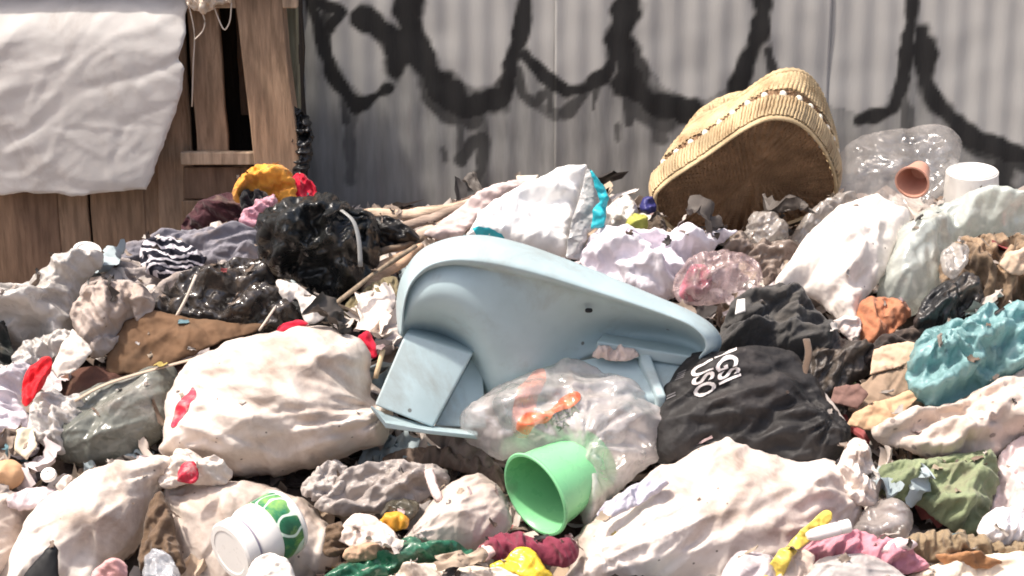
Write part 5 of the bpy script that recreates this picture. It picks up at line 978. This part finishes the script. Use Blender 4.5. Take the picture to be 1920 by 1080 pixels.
# ------------------------------------------------------------------ scraps lodged in the gaps and lying on things
def scraps(n=13000):
    bpy.context.view_layer.update(); dg = bpy.context.evaluated_depsgraph_get(); rng = np.random.RandomState(21)
    pal = np.array([(.68, .60, .54), (.58, .50, .44), (.42, .33, .27), (.28, .20, .15), (.14, .10, .08), (.05, .042, .04), (.72, .66, .62), (.5, .40, .30), (.45, .10, .10), (.14, .26, .30), (.58, .45, .14), (.14, .2, .1), (.55, .4, .4)])
    pr = np.array([.15, .15, .13, .12, .1, .09, .1, .08, .012, .012, .012, .012, .03]); pr /= pr.sum()
    V, F, COL = [], [], []; k = 6; g = np.array([(i, j) for j in np.linspace(-1, 1, k) for i in np.linspace(-1, 1, k)])
    for _ in range(n):
        x, y = rng.uniform(-1.75, 1.75), rng.uniform(3.7, 5.85)
        ok, p, nm, fi, ob, mx = SC.ray_cast(dg, Vector((x, y, 2.05)), Vector((0, 0, -1)))
        if not ok: continue
        r = ob
        while r.parent: r = r.parent
        nme = r.name.split('.')[0]
        if nme in ('rubbish_mound', 'loose_litter'): acc, s0 = 1.0, -3.85
        elif nme in ('bagged_rubbish', 'plastic_chair', 'wicker_basket', 'metal_fence', 'wooden_shed', 'tarpaulin', 'plastic_cup', 'jar', 'carton', 'clear_print_bag', 'string', 'ground', 'broken_cup', 'plastic_tub', 'paper_cup', 'clear_bag', 'pink_bottle'): acc, s0 = .0, -5.3
        elif 'sack' in nme or nme in ('lettered_black_bag', 'black_bag', 'white_sheet'): acc, s0 = .03, -5.3
        else: acc, s0 = .09, -4.8
        if rng.rand() > acc: continue
        s = np.exp(rng.normal(s0, .40)); a = np.exp(abs(rng.normal(0, .5))); a = min(a, 3)
        if rng.rand() < .15: a = rng.uniform(2.5, 4)
        q = g * np.array([s * a ** .7, s / a ** .7]); ph = rng.rand(4) * 6.3; an = rng.rand(3) * 3.14
        w = 0
        for i in range(3):
            t = (g[:, 0] * math.cos(an[i]) + g[:, 1] * math.sin(an[i])) * rng.uniform(.8, 1.8) + ph[i]
            w = w + s * .30 * np.abs(((t / 1.2) % 2) - 1)
        q = q + s * .16 * rng.normal(size=q.shape) * (np.abs(g).max(1) > .9)[:, None]
        w = w + s * .07 * rng.normal(size=len(g)) + s * rng.uniform(-.3, .5) * (g[:, 0] ** 2)
        P = np.column_stack([q, w])
        nv = (nm + Vector(rng.normal(0, .35, 3))).normalized(); nv = nv if nv.z > .05 else Vector((0, 0, 1))
        R = np.array(nv.to_track_quat('Z', 'Y').to_matrix()) @ np.array(Matrix.Rotation(rng.uniform(0, 6.3), 3, 'Z'))
        P = P @ R.T + np.array(p) + np.array(nv) * s * .12
        b = len(V) * k * k; V.append(P)
        for j in range(k - 1):
            for i in range(k - 1): F.append((b + j * k + i, b + j * k + i + 1, b + (j + 1) * k + i + 1, b + (j + 1) * k + i))
        COL.append(np.tile(np.r_[pal[rng.choice(len(pal), p=pr)] * rng.uniform(.65, 1.1) * (1 if acc == 1 else .6), 1], (k * k, 1)))
    o = mesh_obj('scattered_scraps', np.vstack(V), F, bpy.data.materials['mixed litter'], smooth=True)
    a = o.data.color_attributes.new('tint', 'FLOAT_COLOR', 'POINT'); a.data.foreach_set('color', np.vstack(COL).astype(np.float32).ravel())
    tag(o, 'crumpled paper, card and plastic scraps lodged between the bigger rubbish', 'litter', kind='stuff')
scraps()
def wrappers(n=2600, want=420):
    """thin crumpled wrappers and film wedged into the gaps"""
    bpy.context.view_layer.update(); dg = bpy.context.evaluated_depsgraph_get(); rng = np.random.RandomState(33); k = 14
    g = np.array([(i, j) for j in np.linspace(-1, 1, k) for i in np.linspace(-1, 1, k)]); V, F, COL = [], [], []
    pal = [(.66, .58, .52), (.60, .53, .48), (.50, .44, .40), (.40, .34, .30), (.26, .20, .16), (.10, .085, .075), (.62, .54, .54), (.52, .40, .30), (.34, .40, .42)]
    for _ in range(n):
        if len(V) >= want: break
        x, y = rng.uniform(-1.6, 1.6), rng.uniform(3.75, 5.6)
        ok, p, nm, fi, ob, mx = SC.ray_cast(dg, Vector((x, y, 2.05)), Vector((0, 0, -1)))
        if not ok or ob.name.split('.')[0] not in ('rubbish_mound', 'loose_litter', 'scattered_scraps'): continue
        s = rng.uniform(.028, .062); a = rng.uniform(.7, 1.7); sd = int(rng.randint(1e5)); q0 = g * np.array([s * a, s / a])
        an = rng.uniform(0, 3.14); q = q0 + s * .22 * np.column_stack([perlin(p3(g * 1.6, 1), sd), perlin(p3(g * 1.6, 4), sd + 1)]) * 2
        w = s * (.55 * ridged(g, .9, an, 2.0, sd) + .25 * ridged(g, 2.0, an + .3, 2.0, sd + 3) + .5 * perlin(p3(g * .8, 2), sd + 5))
        P = np.column_stack([q, w]); nv = (nm + Vector((rng.normal(0, .3), rng.normal(-.5, .3), .2))).normalized(); nv = nv if nv.z > .05 else Vector((0, 0, 1))
        R = np.array(nv.to_track_quat('Z', 'Y').to_matrix()) @ np.array(Matrix.Rotation(rng.uniform(0, 6.3), 3, 'Z'))
        P = P @ R.T + np.array(p) + np.array([0, 0, s * .25]); b = len(V) * k * k; V.append(P)
        F += [(b + j * k + i, b + j * k + i + 1, b + (j + 1) * k + i + 1, b + (j + 1) * k + i) for j in range(k - 1) for i in range(k - 1)]
        COL.append(np.tile(np.r_[np.array(pal[rng.randint(len(pal))]) * rng.uniform(.75, 1.1), 1], (k * k, 1)))
    o = mesh_obj('crumpled_wrappers', np.vstack(V), F, bpy.data.materials['mixed litter'])
    a = o.data.color_attributes.new('tint', 'FLOAT_COLOR', 'POINT'); a.data.foreach_set('color', np.vstack(COL).astype(np.float32).ravel())
    tag(o, 'thin crumpled wrappers and film wedged into the gaps of the heap', 'litter', kind='stuff')
wrappers()
